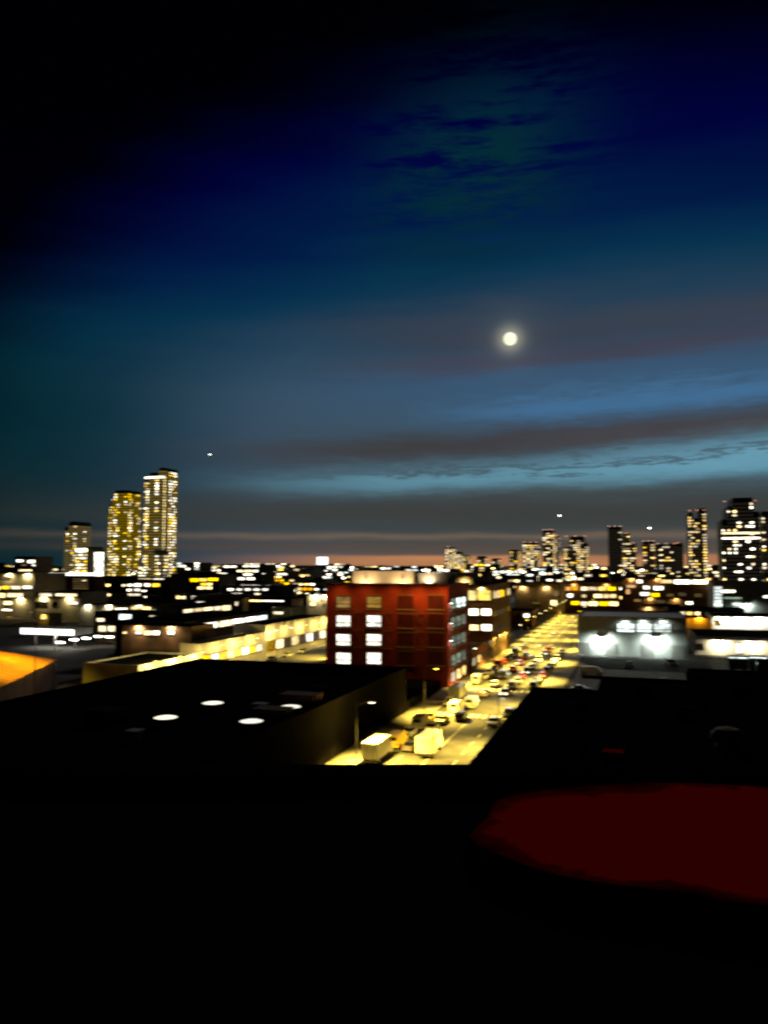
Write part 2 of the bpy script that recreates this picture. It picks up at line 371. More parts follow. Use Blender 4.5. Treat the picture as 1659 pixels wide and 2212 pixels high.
def street_lamp(label, x, y, side, group, power=5200, color=SOD, h=8.5, glow='lamp_sodium', arm=2.2):
    r = empty('street_lamp', (x, y, 0.12)); tag(r, label, 'street lamp', group)
    if 'pole' not in street_lamp.__dict__:
        street_lamp.pole = MB().tube((0, 0, 0), (0, 0, .9), .17, .12).tube((0, 0, .9), (0, 0, 8.5), .10, .06).mesh('pole', 'metal_dark')
        street_lamp.arm = MB().tube((0, 0, 7.9), (1.1, 0, 8.55), .045, .04).tube((1.1, 0, 8.55), (2.2, 0, 8.7), .04, .04).mesh('arm', 'metal_dark')
        street_lamp.head = MB().prism([(1.9, -.16, 8.62), (2.7, -.13, 8.62), (2.7, .13, 8.62), (1.9, .16, 8.62)], [(1.95, -.1, 8.8), (2.6, -.08, 8.74), (2.6, .08, 8.74), (1.95, .1, 8.8)]).mesh('lamp_head', 'metal_dark')
        street_lamp.lens = MB().prism([(2.05, -.15, 8.5), (2.62, -.15, 8.5), (2.62, .15, 8.5), (2.05, .15, 8.5)], [(1.95, -.2, 8.62), (2.68, -.2, 8.62), (2.68, .2, 8.62), (1.95, .2, 8.62)]).mesh('lens', 'lamp_sodium')
    for nm in ('pole', 'arm', 'head', 'lens'):
        o = bpy.data.objects.new({'head': 'lamp_head'}.get(nm, nm), getattr(street_lamp, nm)); o.scale = (side, 1, 1); link(o, r)
    spot(r, (side * 2.3, 0, 8.4), power, color, R(120), 0.85, (side * .22, 0, -1))
    return r
def wall_lamp(label, loc, face='front', power=1500, color=COOL, glow='lamp_cool', size=R(165), aim=None, s=1.0, group=None, out=0.0):
    """bulkhead floodlight bracketed off a wall"""
    r = empty('wall_lamp', loc, ROT[face]); tag(r, label, 'wall lamp', group)
    MB().box(-.12 * s, .12 * s, -.5 * s - out, 0, .1 * s, .2 * s).build('bracket', 'metal_dark', r)
    MB().prism([(-.45 * s, -.9 * s, 0), (.45 * s, -.9 * s, 0), (.45 * s, -.4 * s, 0), (-.45 * s, -.4 * s, 0)], [(-.35 * s, -.8 * s, .3 * s), (.35 * s, -.8 * s, .3 * s), (.35 * s, -.45 * s, .35 * s), (-.35 * s, -.45 * s, .35 * s)]).build('housing', 'metal_dark', r, (0, -out, 0))
    MB().prism([(-.38 * s, -.95 * s, -.16 * s), (.38 * s, -.95 * s, -.16 * s), (.38 * s, -.45 * s, -.12 * s), (-.38 * s, -.45 * s, -.12 * s)], [(-.42 * s, -.9 * s, -.005), (.42 * s, -.9 * s, -.005), (.42 * s, -.45 * s, -.005), (-.42 * s, -.45 * s, -.005)]).build('lens', glow, r, (0, -out, 0))
    spot(r, (0, -1.15 * s - out, -.3 * s), power, color, size, 0.5, aim or (0, 0.15, -1), radius=0.3)
    return r
ORD = ['first', 'second', 'third', 'fourth', 'fifth', 'sixth', 'seventh', 'eighth', 'ninth', 'tenth', 'eleventh', 'twelfth', 'thirteenth', 'fourteenth', 'fifteenth', 'sixteenth']

# ------------------------------------------------------------------ setting: ground, roads, pavements, moon
tag(MB().quad([(-14000, -200, 0), (14000, -200, 0), (14000, 22000, 0), (-14000, 22000, 0)]).build('ground', 'earth'), kind='structure')
XL, XR = -42.0, -16.0             # building lines of the main street
KL, KR = -37.0, -21.0             # kerbs
def strip(name, m, x0, x1, y0, y1, z):
    return tag(MB().quad([(x0, y0, z), (x1, y0, z), (x1, y1, z), (x0, y1, z)]).build(name, m), kind='structure')
strip('road', 'asphalt', KL, KR, 30, 462, .008)
strip('cross_road', 'asphalt', KR, 90, 147, 170, .004)
strip('side_road', 'asphalt', -103, -90, 30, 900, .012)
strip('parking_lot', 'asphalt', -15, 70, 172, 248, .006)
def pavement(x0, x1, y0, y1, kx):
    m = MB(); m.box(x0, x1, y0, y1, 0, .12); p = m.build('pavement', 'paving'); tag(p, kind='structure')
    k = MB(); e = .3 if kx > (x0 + x1) / 2 else -.3
    k.box(min(kx, kx + e), max(kx, kx + e), y0, y1, 0, .14); k.build('kerb', 'kerbstone', p)
pavement(XL, KL - .3, 40, 458, KL - .3)
for (y0, y1) in ((40, 146), (171, 458)):
    pavement(KR + .3, XR, y0, y1, KR + .3)
for (y0, y1) in ((40, 146), (171, 600)):
    pavement(-107, -103.3, y0, y1, -103.3); pavement(-89.7, -87, y0, y1, -89.7)
mk = MB()
rm = bpy.data.objects.new('lane_markings', None)
ln = strip('lane_line', 'marking', -29.12, -29.0, 60, 145, .016)
for y in range(60, 456, 6):
    for x in (-33.1, -24.9):
        if 145 < y < 171: continue
        mk.quad([(x - .06, y, .016), (x + .06, y, .016), (x + .06, y + 2.4, .016), (x - .06, y + 2.4, .016)])
strip('lane_line', 'marking', -29.12, -29.0, 172, 455, .016)
tag(mk.build('lane_dashes', 'marking'), kind='stuff')
for (y0, y1) in ((141.5, 145), (172.5, 176)):
    for i in range(12):
        x = KL + 0.8 + i * 1.28
        st_ = MB().quad([(x, y0, .02), (x + .55, y0, .02), (x + .55, y1, .02), (x, y1, .02)])
        if i == 0: cw = tag(MB().quad([(KL + .3, y0 - .1, .0125), (KR - .3, y0 - .1, .0125), (KR - .3, y1 + .1, .0125), (KL + .3, y1 + .1, .0125)]).build('crossing', 'asphalt'), kind='structure')
        st_.build('crossing_stripe', 'marking', cw)
mp_ = Vector((0, 0, EYE)) + MOON_DIR * 15000
bpy.ops.mesh.primitive_uv_sphere_add(segments=48, ring_count=24, radius=122, location=mp_)
mo = bpy.context.object; mo.name = 'moon'; mo.data.materials.append(M['moon']); tag(mo, 'full pale yellow moon glowing high in the dusk sky', 'moon')
mo.data.polygons.foreach_set('use_smooth', [True] * len(mo.data.polygons))

# ------------------------------------------------------------------ red brick building on the corner
Yb = 174.0
BR = building('brick_building', 'red brick corner building with six bright white windows', -71.3, -41.0, Yb, Yb + 23, 22.6, 'brick_red', 'tar', par=0.9)
rb = BR['root']
MB().box(-15.3, 15.3, -11.68, -11.2, 23.5, 23.68).build('coping', 'coping', rb)
def detailed_window(face, pos, w, h, glow):
    o = window(rb, face, pos, w, h, glow, 'sash')
    s = MB().box(-.56, .56, -.22, .02, -.62, -.515).build('sill', 'coping', o)
    l = MB().box(-.54, .54, -.08, .02, .51, .62).build('lintel', 'brick_brown', o)
    return o
colsx = [742, 808, 876, 942]
rows = [(1301, 24), (1341.5, 26), (1382, 26), (1422, 26)]
for ci, cxp in enumerate(colsx):
    for ri, (ryp, hh) in enumerate(rows):
        X, Z = at_y(cxp, ryp, Yb)
        g = 'blind_red' if ci > 1 else ('lit_low' if (ri == 0 and ci == 0) else ('lit_low' if ri == 0 else 'window_day'))
        detailed_window('front', (X, Yb - .01, Z), 3.75, 3.0, g)
for ri, zc in enumerate((18.9, 14.5, 10.1, 5.7)):
    for yy in (179.0, 184.6, 190.2):
        detailed_window('right', (-40.99, yy, zc), 4.2, 2.7, 'lit_green' if not (ri == 0 and yy > 183) else 'lit_cool')
for yy in (178.5, 184.6, 190.8): window(rb, 'right', (-40.99, yy, 1.9), 4.4, 2.6, 'lit_warm', 'strip', 'shop_window')
for i, cxp in enumerate((776, 838, 861 + 0)):           # fire escapes between the window columns
    if i == 2: cxp = 908
    X, _ = at_y(cxp, 1340, Yb)
    fe = MB(); x0, x1 = X - 1.1, X + 1.1; ox, oy = rb.location.x, rb.location.y
    f = None
    for k, zc in enumerate((18.2, 14.0, 9.9)):
        m = MB(); a, b = x0 - ox, x1 - ox; yb0 = Yb - oy
        for j in range(5): m.box(a, b, yb0 - 1.05 + j * .22, yb0 - .93 + j * .22, zc - 1.5, zc - 1.44)
        for zz in (zc - .95, zc - .45): m.box(a, b, yb0 - 1.1, yb0 - 1.05, zz, zz + .06)
        for xx in (a, (a + b) / 2 - .03, b - .06): m.box(xx, xx + .06, yb0 - 1.1, yb0 - 1.04, zc - 1.5, zc - .4)
        land = m.build('fire_escape', 'metal_rust', rb)
        st_ = MB()
        if k < 2:
            for j in range(8): zz = zc - 1.7 - j * .32; st_.box(a + .2 + j * .16, a + .75 + j * .16, yb0 - .75, yb0 - .3, zz, zz + .05)
            st_.build('stair', 'metal_rust', land)
# roof houses
bx0, bz = at_y(762, 1235, Yb + 6); bx1, _ = at_y(893, 1235, Yb + 6)
MB().box(bx0 - rb.location.x, bx1 - rb.location.x, -5.5, 2.5, 22.61, bz).build('roof_house', 'tan_wall', rb)
MB().box(bx0 - rb.location.x - .2, bx1 - rb.location.x + .2, -5.7, 2.7, bz + .003, bz + .2).build('roof_house_cap', 'coping', rb)
cx0, cz = at_y(897, 1238, Yb + 7); cx1, _ = at_y(966, 1238, Yb + 7)
MB().box(cx0 - rb.location.x, cx1 - rb.location.x, -4.5, 3.5, 22.61, cz).build('roof_house', 'concrete', rb)
for k in range(5): MB().box(cx0 - rb.location.x + .8 + k * 1.4, cx0 - rb.location.x + 1.8 + k * 1.4, -6.6, -5.6, 22.61, 23.5 + .2 * (k % 2)).build('vent', 'metal_grey', rb)
for k, a in enumerate((790, 870)):
    X, _ = at_y(a, 1258, Yb + 5.5)
    wall_lamp(('left' if k == 0 else 'right') + ' of two lamps at the foot of the lit roof house', (X, Yb + 6.48, 24.0), 'front', 3000, (1, .76, .42), 'lamp_sodium', R(170), (0, .95, .35), .6, 'roof house lamps', 1.8)
X, _ = at_y(925, 1258, Yb + 6)
wall_lamp('lamp on the smaller grey roof house of the brick building', (X, Yb + 6.9, 24.4), 'front', 900, (1, .68, .38), 'lamp_sodium', R(170), (0, .75, .35), .5)
# gooseneck lamps over the brick front
for k, a in enumerate((735, 792, 850, 905, 955)):
    X, _ = at_y(a, 1270, Yb)
    g = empty('gooseneck_lamp', (X, Yb, 23.0)); tag(g, ORD[k] + ' gooseneck lamp from the left along the brick roofline', 'wall lamp', 'gooseneck lamps over the brick front')
    MB().tube((0, 0, .3), (0, -1.2, .7), .05).tube((0, -1.2, .7), (0, -3.6, .55), .05).build('arm', 'metal_dark', g)
    MB().tube((0, -3.6, .6), (0, -3.6, .15), .12, .4, 12).build('shade', 'metal_dark', g)
    MB().tube((0, -3.6, .4), (0, -3.6, .3), .1, .1).build('bulb', 'lit_orange', g)
    spot(g, (0, -3.6, .0), [600, 600, 740, 1400, 1200][k], (1, .40, .07), R(150), .9, (0, .45, -1))
# corner lamps on the street side
for k, zc in enumerate((19.2, 14.6, 10.6)):
    wall_lamp('lamp on the brick corner at the %s storey down' % ['top', 'second', 'third'][k], (-41, Yb + 1.2, zc), 'right', 160, COOL, 'lamp_cool', R(160), (0, .4, -1), .55, 'lamps up the brick corner')

# ------------------------------------------------------------------ second corner building, yellow top floor
B2 = building('corner_building', 'brown corner building with a glowing yellow top floor', -62, -41, 231, 266, 21.3, 'brown_wall', 'tar_grey', par=.8)
fwin(B2, [(1002, 1274, 1030, 1298, 'lit_gold', 'strip'), (1031, 1274, 1061, 1298, 'lit_gold', 'strip'), (1013, 1314, 1033, 1330), (1039, 1314, 1061, 1330), (1015, 1349, 1034, 1362, 'lit_warm'), (1040, 1348, 1062, 1363), (1016, 1382, 1034, 1396, 'lit_warm'), (1041, 1382, 1062, 1397, 'lit_warm')])
for j, (z, g) in enumerate(((18.9, 'lit_yellow'), (13.2, 'lit_low'), (8.6, 'lit_dim'), (4.6, 'lit_low'))):
    for yy in (236, 243, 250, 257, 263): window(B2['root'], 'right', (-40.99, yy, z), 5.2 if j == 0 else 3.4, 2.6 if j == 0 else 2.0, g if yy != 257 else 'lit_dim', 'cross')
o = MB()
for k in range(4): o.box(-10.6, 10.9 + .1 * k, -17.9 - .1 * k, -17.55, 20.5 + k * .42, 20.65 + k * .42)
o.build('cornice', 'cream_wall', B2['root'])
MB().box(-7, 3, -9, 2, 21.31, 25.6).build('roof_house', 'tan_wall', B2['root'])
for k, xx in enumerate((-56, -50, -44)):
    wall_lamp(ORD[k] + ' cornice lamp from the left on the yellow-topped building', (xx, 231, 21.2), 'front', 1500, (1, .76, .25), 'lamp_sodium', R(165), (0, .6, -.6), .6, 'cornice lamps')
wall_lamp('lamp on the roof house of the yellow-topped building', (-51, 239.4, 23.2), 'front', 900, (1, .74, .3), 'lamp_sodium', R(165), (0, .8, -.3), .6)
aw = MB().prism([(-8, -2.4, 3.6), (10.6, -2.4, 3.6), (10.6, 0, 3.6), (-8, 0, 3.6)], [(-8, -2.1, 3.9), (10.6, -2.1, 3.9), (10.6, 0, 4.5), (-8, 0, 4.5)])
aw.build('awning', 'awning_yellow', B2['root'], (0, -17.55, 0))
for k, yy in enumerate((235, 245, 255)):
    wall_lamp(ORD[k] + ' shopfront lamp on the street side of the yellow-topped building', (-41, yy, 6.0), 'right', 4500, SOD, 'lamp_sodium', R(165), (0, .5, -1), .6, 'shopfront lamps')
AN = building('annex', 'low dark red annex between the two corner buildings', -58, -41.2, 199, 229, 5.2, 'brick_brown', 'roof_brown', par=.6)
for yy in (204, 211, 218, 225): window(AN['root'], 'right', (-41.19, yy, 2.4), 3.6, 2.2, 'lit_warm' if yy < 215 else 'lit_dim', 'strip', 'shop_window')

# ------------------------------------------------------------------ near dark blocks
LB = building('flat_roofed_block', 'wide black flat roof with four glowing round skylights', -87, -42, 24, 143, 8.0, 'tar', 'tar', par=.5)
building('black_cover', 'added low black cover over the ground in front of the brick building', -86.9, -42, 143.2, 170.5, 1.9, 'tar', 'tar', par=.2)  # added black box that keeps the lit ground here dark
for k, (a, b, w) in enumerate(((460, 1517, 50), (627, 1525, 50), (358, 1548, 52), (543, 1556, 56))):
    x, y = at_z(a, b, 9.0); r = empty('round_skylight', (x, y, 8.0)); rad = 1.45
    tag(r, ['far left', 'far right', 'near left', 'near right'][k] + ' of four glowing round skylights on the black roof', 'skylight', 'round skylights')
    MB().tube((0, 0, 0), (0, 0, .9), rad * .55 if k == 2 else rad * .9, rad, 28).build('kerb_ring', 'red_deck' if k == 2 else 'tar', r)
    d = MB(); n = 28; rings = [(rad * .98, .905), (rad * .75, 1.0), (rad * .4, 1.06)]
    pr = None
    for (rr, zz) in rings:
        ring = [(rr * math.cos(2 * math.pi * i / n), rr * math.sin(2 * math.pi * i / n), zz) for i in range(n)]
        if pr: d.prism(pr, ring, caps=False)
        pr = ring
    d.quad(pr); d.build('glass_dome', 'skylight_glow', r, smooth=True)
for k, (a, b, w, dd, h, mt) in enumerate(((757, 1532, 5.4, 3, 1.7, 'roof_brown'), (629, 1557, 4.6, 2.6, 1.4, 'roof_brown'), (562, 1535, 1.8, 1.4, .9, 'concrete'), (291, 1596, 1.6, 1.4, .9, 'concrete'), (700, 1500, 3, 3, 1.2, 'tar_grey'), (230, 1560, 4, 3, 1.6, 'tar_grey'))):
    x, y = at_z(a, b, 8.0); x = min(x, -42.8 - w / 2); r = MB().box(-w / 2, w / 2, -dd / 2, dd / 2, 0, h).box(-w / 2 - .1, w / 2 + .1, -dd / 2 - .1, dd / 2 + .1, h + .003, h + .12).build('roof_hatch', mt, None, (x, y, 8.003))
    tag(r, ['brown roof hatch nearest the brick building', 'brown roof hatch below the far right skylight', 'small grey roof vent left of the far right skylight', 'small grey roof vent left of all skylights', 'low grey roof unit near the back edge of the black roof', 'grey roof unit far left on the black roof'][k], 'roof hatch', 'roof hatches')
RBs = [building('flat_roofed_block', 'black flat roof beside the main street on the right', -16, -6, 26, 127, 8.0, 'tar', 'tar', par=.4),
       building('flat_roofed_block', 'black flat roof behind the street-side roof, slightly higher', -5.9, 8, 26, 140, 8.4, 'tar', 'tar', par=.4),
       building('flat_roofed_block', 'black flat roof with a pale domed roof vent', 8.1, 19, 30, 141, 10.2, 'tar', 'tar', par=.4),
       building('flat_roofed_block', 'black flat roof at the right edge of the picture', 19.1, 60, 30, 143, 12.0, 'tar', 'tar', par=.4)]
x, y = at_z(1572, 1618, 10.2)
vt = empty('domed_roof_vent', (x, y, 10.2)); tag(vt, 'pale domed roof vent on the black roof at the right', 'roof vent')
d = MB(); pr = None
for (rr, zz) in ((1.5, .7), (1.62, 1.0), (1.5, 1.5), (1.0, 1.95), (.4, 2.1)):
    ring = [(rr * math.cos(2 * math.pi * i / 20), rr * math.sin(2 * math.pi * i / 20), zz) for i in range(20)]
    if pr: d.prism(pr, ring, caps=False)
    pr = ring
d.quad(pr); d.build('dome', 'tan_wall', vt, smooth=True); MB().tube((0, 0, 0), (0, 0, .75), 1.2, 1.2, 20).build('kerb_ring', 'metal_grey', vt)
x, y = at_z(1325, 1645, 8.4)
tag(MB().box(-.9, .9, -.7, .7, 0, .9).box(-1, 1, -.8, .8, .903, 1.05).build('roof_hatch', 'red_deck', None, (x, y, 8.403)), 'small dark red roof hatch on the right-hand roofs', 'roof hatch', 'roof hatches')
for k, (a, b) in enumerate(((1390, 1500), (1480, 1520), (1250, 1540), (1500, 1470), (1600, 1475))):
    x, y = at_z(a, b, 8.4 if k in (0, 2) else (10.2 if k in (1, 3) else 12))
    z = 8.403 if x < 8 else (10.203 if x < 19 else 12.003)
    if not (-15 < x < 58 and y < 138): continue
    tag(MB().box(-1.2, 1.2, -.8, .8, .2, 1.3).box(-1.0, -.8, -.7, .7, 0, .2).box(.8, 1.0, -.7, .7, 0, .2).tube((0, 0, 1.3), (0, 0, 1.42), .55, .55, 14).build('air_conditioner', 'tar_grey', None, (x, y, z)),
        ORD[k] + ' roof air conditioner from the back of the right-hand black roofs', 'air conditioner', 'roof air conditioners')

# ------------------------------------------------------------------ the building the picture is taken from
nb = empty('lookout_building', (0, 0, 0), YAW); tag(nb, 'dark near building with a red deck at the bottom right', 'building')
zt = 22.0; yf = (EYE - zt - .5) / 198 * 770 * 1.0
MB().box(-30, 40, -14, yf - .4, 0, zt).build('wall', 'dark_wall', nb)
MB().box(-30, 40, -14, yf - .42, zt + .003, zt + .05).build('roof', 'tar', nb)
pp = MB().box(-30, 40, yf - .4, yf, 0, zt + .5); pp.build('parapet', 'tar', nb)
MB().box(-30.05, 40, yf - .45, yf + .05, zt + .503, zt + .57).build('coping', 'tar', nb)
inv = Matrix.Rotation(-YAW, 3, 'Z')
def oval(rx, ry, z):
    out = []
    for i in range(40):
        t = 2 * math.pi * i / 40; wv = 1 + .03 * math.sin(5 * t + 1) + .02 * math.sin(9 * t)
        x, y = at_z(1690 + rx * math.cos(t) * wv, 1826 + 42 * math.cos(t) + ry * math.sin(t) * wv, z); v = inv @ Vector((x, y, 0)); out.append((v.x, v.y, z))
    return out[::-1]
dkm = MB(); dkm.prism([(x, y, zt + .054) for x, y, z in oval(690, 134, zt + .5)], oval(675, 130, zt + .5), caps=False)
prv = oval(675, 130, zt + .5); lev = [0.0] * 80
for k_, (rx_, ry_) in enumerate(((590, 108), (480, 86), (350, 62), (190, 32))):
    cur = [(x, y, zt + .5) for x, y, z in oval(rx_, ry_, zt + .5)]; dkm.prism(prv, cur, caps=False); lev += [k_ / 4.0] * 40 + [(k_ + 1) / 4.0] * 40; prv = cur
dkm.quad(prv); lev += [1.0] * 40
dko = dkm.build('deck', 'red_glow_fade', nb)
at_ = dko.data.attributes.new('glow_level', 'FLOAT', 'POINT'); at_.data.foreach_set('value', lev)
FOOT.append((-40, 60, -20, 30))

# ------------------------------------------------------------------ right-hand side: floodlit grey hall, cream depot, offices
G = building('floodlit_hall', 'grey hall with two bright floodlights on its wall', -17.5, 14.5, 250, 285, 11.6, 'grey_wall', 'blue_grey', par=.5)
fwin(G, [(1332, 1346, 1372, 1366, 'lit_cool', 'strip'), (1375, 1346, 1408, 1366, 'lit_cool', 'strip'), (1411, 1346, 1450, 1366, 'lit_cool', 'strip')])
for k, (a, b) in enumerate(((1300, 1376), (1416, 1376))):
    X, Z = at_y(a, b, 250)
    wall_lamp(('left' if k == 0 else 'right') + ' floodlight on the grey hall wall', (X, 250, Z), 'front', 7000, COOL, 'lamp_cool', R(179), (0, .9, -.6), 1.5, 'hall floodlights')
for k, a in enumerate((1350, 1390, 1432)):
    X, Z = at_y(a, 1342, 250)
    wall_lamp(ORD[k] + ' small lamp from the left above the hall windows', (X, 250, Z), 'front', 450, COOL, 'lamp_cool', R(179), (0, .9, -.7), .6, 'lamps above the hall windows')
for a in (1262, 1320, 1400, 1465):
    X, Z = at_y(a, 1410, 250); MB().box(X - 1.8 + 1.5, X + 1.8 + 1.5, -17.62, -17.45, 0, 3.8).build('roller_door', 'metal_grey', G['root'])
MB().box(-16.2, 16.2, -17.7, -17.4, 8.2, 8.5).build('cladding_rail', 'metal_grey', G['root'])
H = building('depot', 'cream depot with a bright canopy and two wall lamps', 17.5, 56, 262, 292, 5.4, 'cream_wall', 'tar_grey', par=.4)
MB().box(-19.4, 19.4, -17.6, -15.2, 5.0, 5.35).build('canopy', 'awning_white', H['root'])
for k, (a, b) in enumerate(((1556, 1380), (1628, 1380))):
    X, Z = at_y(a, b, 262)
    wall_lamp(('left' if k == 0 else 'right') + ' wall lamp under the depot canopy', (X, 262, 4.6), 'front', 4200, (1, .92, .68), 'lamp_white', R(179), (0, .9, -.7), 1.3, 'depot lamps')
fwin(H, [(1500, 1390, 1520, 1404, 'glass_dark'), (1590, 1388, 1606, 1412, 'lit_white')])
# low lit strips in front of the depot
for k, (a0, a1, b, zz, yy) in enumerate(((1574, 1616, 1419, 3.0, 222), (1618, 1657, 1419, 3.0, 223), (1634, 1675, 1432, 3.0, 208))):
    x0, z = at_y(a0, b, yy); x1, _ = at_y(a1, b, yy)
    r = empty('light_trailer', ((x0 + x1) / 2, yy, 0)); w = (x1 - x0) / 2
    tag(r, ['left of two white strip-lit trailers before the depot', 'right of two white strip-lit trailers before the depot', 'strip-lit trailer nearest the black roof at the right edge'][k], 'trailer', 'lit trailers')
    MB().box(-w, w, 0, 2.4, 1.0, max(z + .3, 2.6)).build('body', 'paint_grey', r)
    MB().box(-w + .1, w - .1, -.06, -.004, max(z - .3, 1.6), max(z, 1.9)).build('light_strip', 'lit_cool', r)
    for sx in (-w * .6, w * .6): MB().tube((sx, .2, .5), (sx, 2.2, .5), .5, .5, 14).build('wheel', 'tyre', r)
    MB().box(-w * .95, w * .95, .4, 2.0, .8, .997).build('chassis', 'metal_dark', r)
Q = fbuild('workshop', 'white floodlit workshop stepping up behind the cream depot', 1537, 1720, 1331, 330, 30, 'white_wall', 'tar_grey', par=.4)
fwin(Q, [(1545, 1338, 1556, 1350, 'lit_low'), (1560, 1338, 1573, 1350, 'lit_white')])
for k, a in enumerate((1560, 1600, 1640)):
    X, Z = at_y(a, 1331, 330)
    wall_lamp(ORD[k] + ' lamp from the left on the white workshop wall', (X, 330, Z - .5), 'front', 4200, (1, .95, .75), 'lamp_white', R(179), (0, .9, -.6), .9, 'workshop lamps')
AWN = fbuild('market_shed', 'low shed with an orange-lit sloping front', 1463, 1535, 1334, 322, 18, 'orange_sheet', 'tar', par=.3)
for k, a in enumerate((1475, 1510)):
    X, Z = at_y(a, 1333, 322); wall_lamp(('left' if k == 0 else 'right') + ' lamp on the orange shed', (X, 322, Z), 'front', 900, (1, .7, .25), 'lamp_sodium', R(179), (0, .9, -.7), .6, 'shed lamps')
J = fbuild('apartment_building', 'brown apartment block with three long rows of yellow windows', 1212, 1337, 1256, 466, 30, 'brown_wall', 'tar', par=.8)
fwin(J, [(1222, 1267, 1233, 1276, 'lit_orange'), (1236, 1267, 1248, 1276, 'lit_orange'), (1255, 1267, 1269, 1276, 'lit_warm'), (1271, 1267, 1290, 1276, 'lit_yellow'), (1292, 1267, 1310, 1276, 'lit_yellow'), (1312, 1267, 1330, 1276, 'lit_yellow'),
         (1226, 1282, 1237, 1291), (1257, 1284, 1266, 1291, 'lit_yellow'), (1283, 1283, 1300, 1292, 'lit_warm'), (1302, 1283, 1315, 1292, 'lit_yellow'), (1317, 1283, 1331, 1292, 'lit_yellow'),
         (1234, 1298, 1251, 1307, 'lit_yellow'), (1255, 1299, 1269, 1309, 'lit_warm'), (1271, 1299, 1292, 1309, 'lit_warm'), (1294, 1299, 1314, 1309, 'lit_yellow'), (1316, 1299, 1335, 1309, 'lit_warm')], 'lit_white', 'cross')
K = fbuild('warehouse', 'dark olive warehouse standing behind the yellow-topped corner building', 1112, 1211, 1259, 440, 40, 'tan_wall', 'tar', par=.6)
fwin(K, [(1150, 1300, 1166, 1305, 'lit_dim'), (1190, 1296, 1203, 1308, 'lit_warm'), (1196, 1275, 1206, 1288, 'lit_low')])
N = fbuild('office_building', 'broad brown office block with white light strips', 1341, 1541, 1247, 480, 36, 'brown_wall', 'roof_brown', par=.8)
fwin(N, [(1376, 1252, 1387, 1260), (1390, 1265, 1403, 1273), (1412, 1266, 1433, 1275), (1383, 1279, 1403, 1287, 'lit_white'), (1407, 1281, 1424, 1289, 'lit_yellow'), (1353, 1263, 1373, 1270, 'lit_orange'), (1353, 1272, 1360, 1284, 'lit_orange'),
         (1428, 1252, 1454, 1260, 'lit_yellow', 'strip'), (1456, 1251, 1492, 1262, 'lit_white', 'strip'), (1494, 1251, 1529, 1262, 'lit_white', 'strip'), (1482, 1299, 1496, 1306), (1477, 1310, 1505, 1322, 'lit_white', 'strip'), (1507, 1310, 1533, 1322, 'lit_white', 'strip'),
         (1398, 1310, 1418, 1319, 'lit_yellow'), (1440, 1312, 1472, 1320, 'lit_warm', 'strip'), (1440, 1282, 1456, 1289, 'lit_dim'), (1465, 1280, 1482, 1288, 'lit_dim'), (1370, 1294, 1384, 1300, 'lit_low'), (1420, 1296, 1436, 1303, 'lit_dim'), (1500, 1282, 1516, 1290, 'lit_dim')])
P = fbuild('stairwell_block', 'grey block with a lit column of stairwell windows', 1541, 1720, 1256, 425, 34, 'grey_wall', 'tar', par=.6)
fwin(P, [(1543, 1267 + 7.3 * k, 1559, 1272.5 + 7.3 * k, 'lit_cool' if k < 6 else 'lit_white', 'plain') for k in range(8)] + [(1560, 1275, 1587, 1280, 'lit_white', 'plain'), (1564, 1290, 1602, 1294, 'lit_green', 'plain'), (1582, 1302, 1596, 1308, 'lit_cool'), (1649, 1286, 1665, 1292)])
X, Z = at_y(1611, 1304, 425)
wall_lamp('round floodlight high on the grey stairwell block', (X, 425, Z), 'front', 2300, COOL, 'lamp_cool', R(179), (0, .9, -.7), 2.0)

for k, (a, b, yy, pw) in enumerate(((1130, 1268, 440, 1800), (1180, 1268, 440, 1800), (1240, 1262, 466, 1500), (1310, 1262, 466, 1500), (1365, 1250, 480, 2200), (1420, 1250, 480, 2200), (1540, 1250, 480, 2200), (1405, 1292, 480, 1800), (1460, 1294, 480, 1800))):  # added wall lamps to brighten these fronts, in place of street lamps
    X, Z = at_y(a, b, yy)
    if k == 6: X -= 3
    wall_lamp(ORD[k] + ' added lamp from the left along the brown blocks closing the street', (X, yy, Z), 'front', pw, (1, .70, .28), 'lamp_sodium', R(179), (0, .9, -.7), .6, 'added lamps on the brown blocks closing the street')

# ------------------------------------------------------------------ left-hand side
def sstrip(B, y0, y1, z0, z1, glow, n, style='cross', name='window'):
    """a run of n windows along the street-side (+X) wall"""
    for i in range(n):
        a, b = y0 + (y1 - y0) * i / n, y0 + (y1 - y0) * (i + 1) / n
        g = glow[i % len(glow)] if isinstance(glow, (list, tuple)) else glow
        window(B['root'], 'right', (B['x1'] + .01, (a + b) / 2, (z0 + z1) / 2), (b - a) - .35, z1 - z0, g, style, name)
S1 = building('shop_row', 'long yellow-lit row of shops along the left-hand street', -113, -107, 176, 212, 7.2, 'cream_wall', 'roof_brown', par=.5)
sstrip(S1, 177, 211, 2.2, 4.6, ['lit_yellow', 'lit_white', 'lit_yellow', 'lit_warm'], 8, 'cross', 'shop_window')
S2 = building('shop_row', 'taller arcade with square openings further along the left-hand street', -118, -107, 213, 262, 9.4, 'cream_wall', 'tar', par=.5)
sstrip(S2, 214, 261, 1.6, 4.8, ['lit_low', 'lit_warm', 'lit_dim', 'lit_yellow', 'lit_dim', 'lit_white'], 8, 'cross', 'shop_window')
S0 = building('kiosk_hall', 'low white awning hall lit brightly at the near left street', -122, -107, 150, 174.5, 5.0, 'white_wall', 'tar_grey', par=.4)
sstrip(S0, 152, 173, 1.4, 3.6, ['lit_white', 'lit_warm', 'lit_low'], 4, 'strip', 'shop_window')
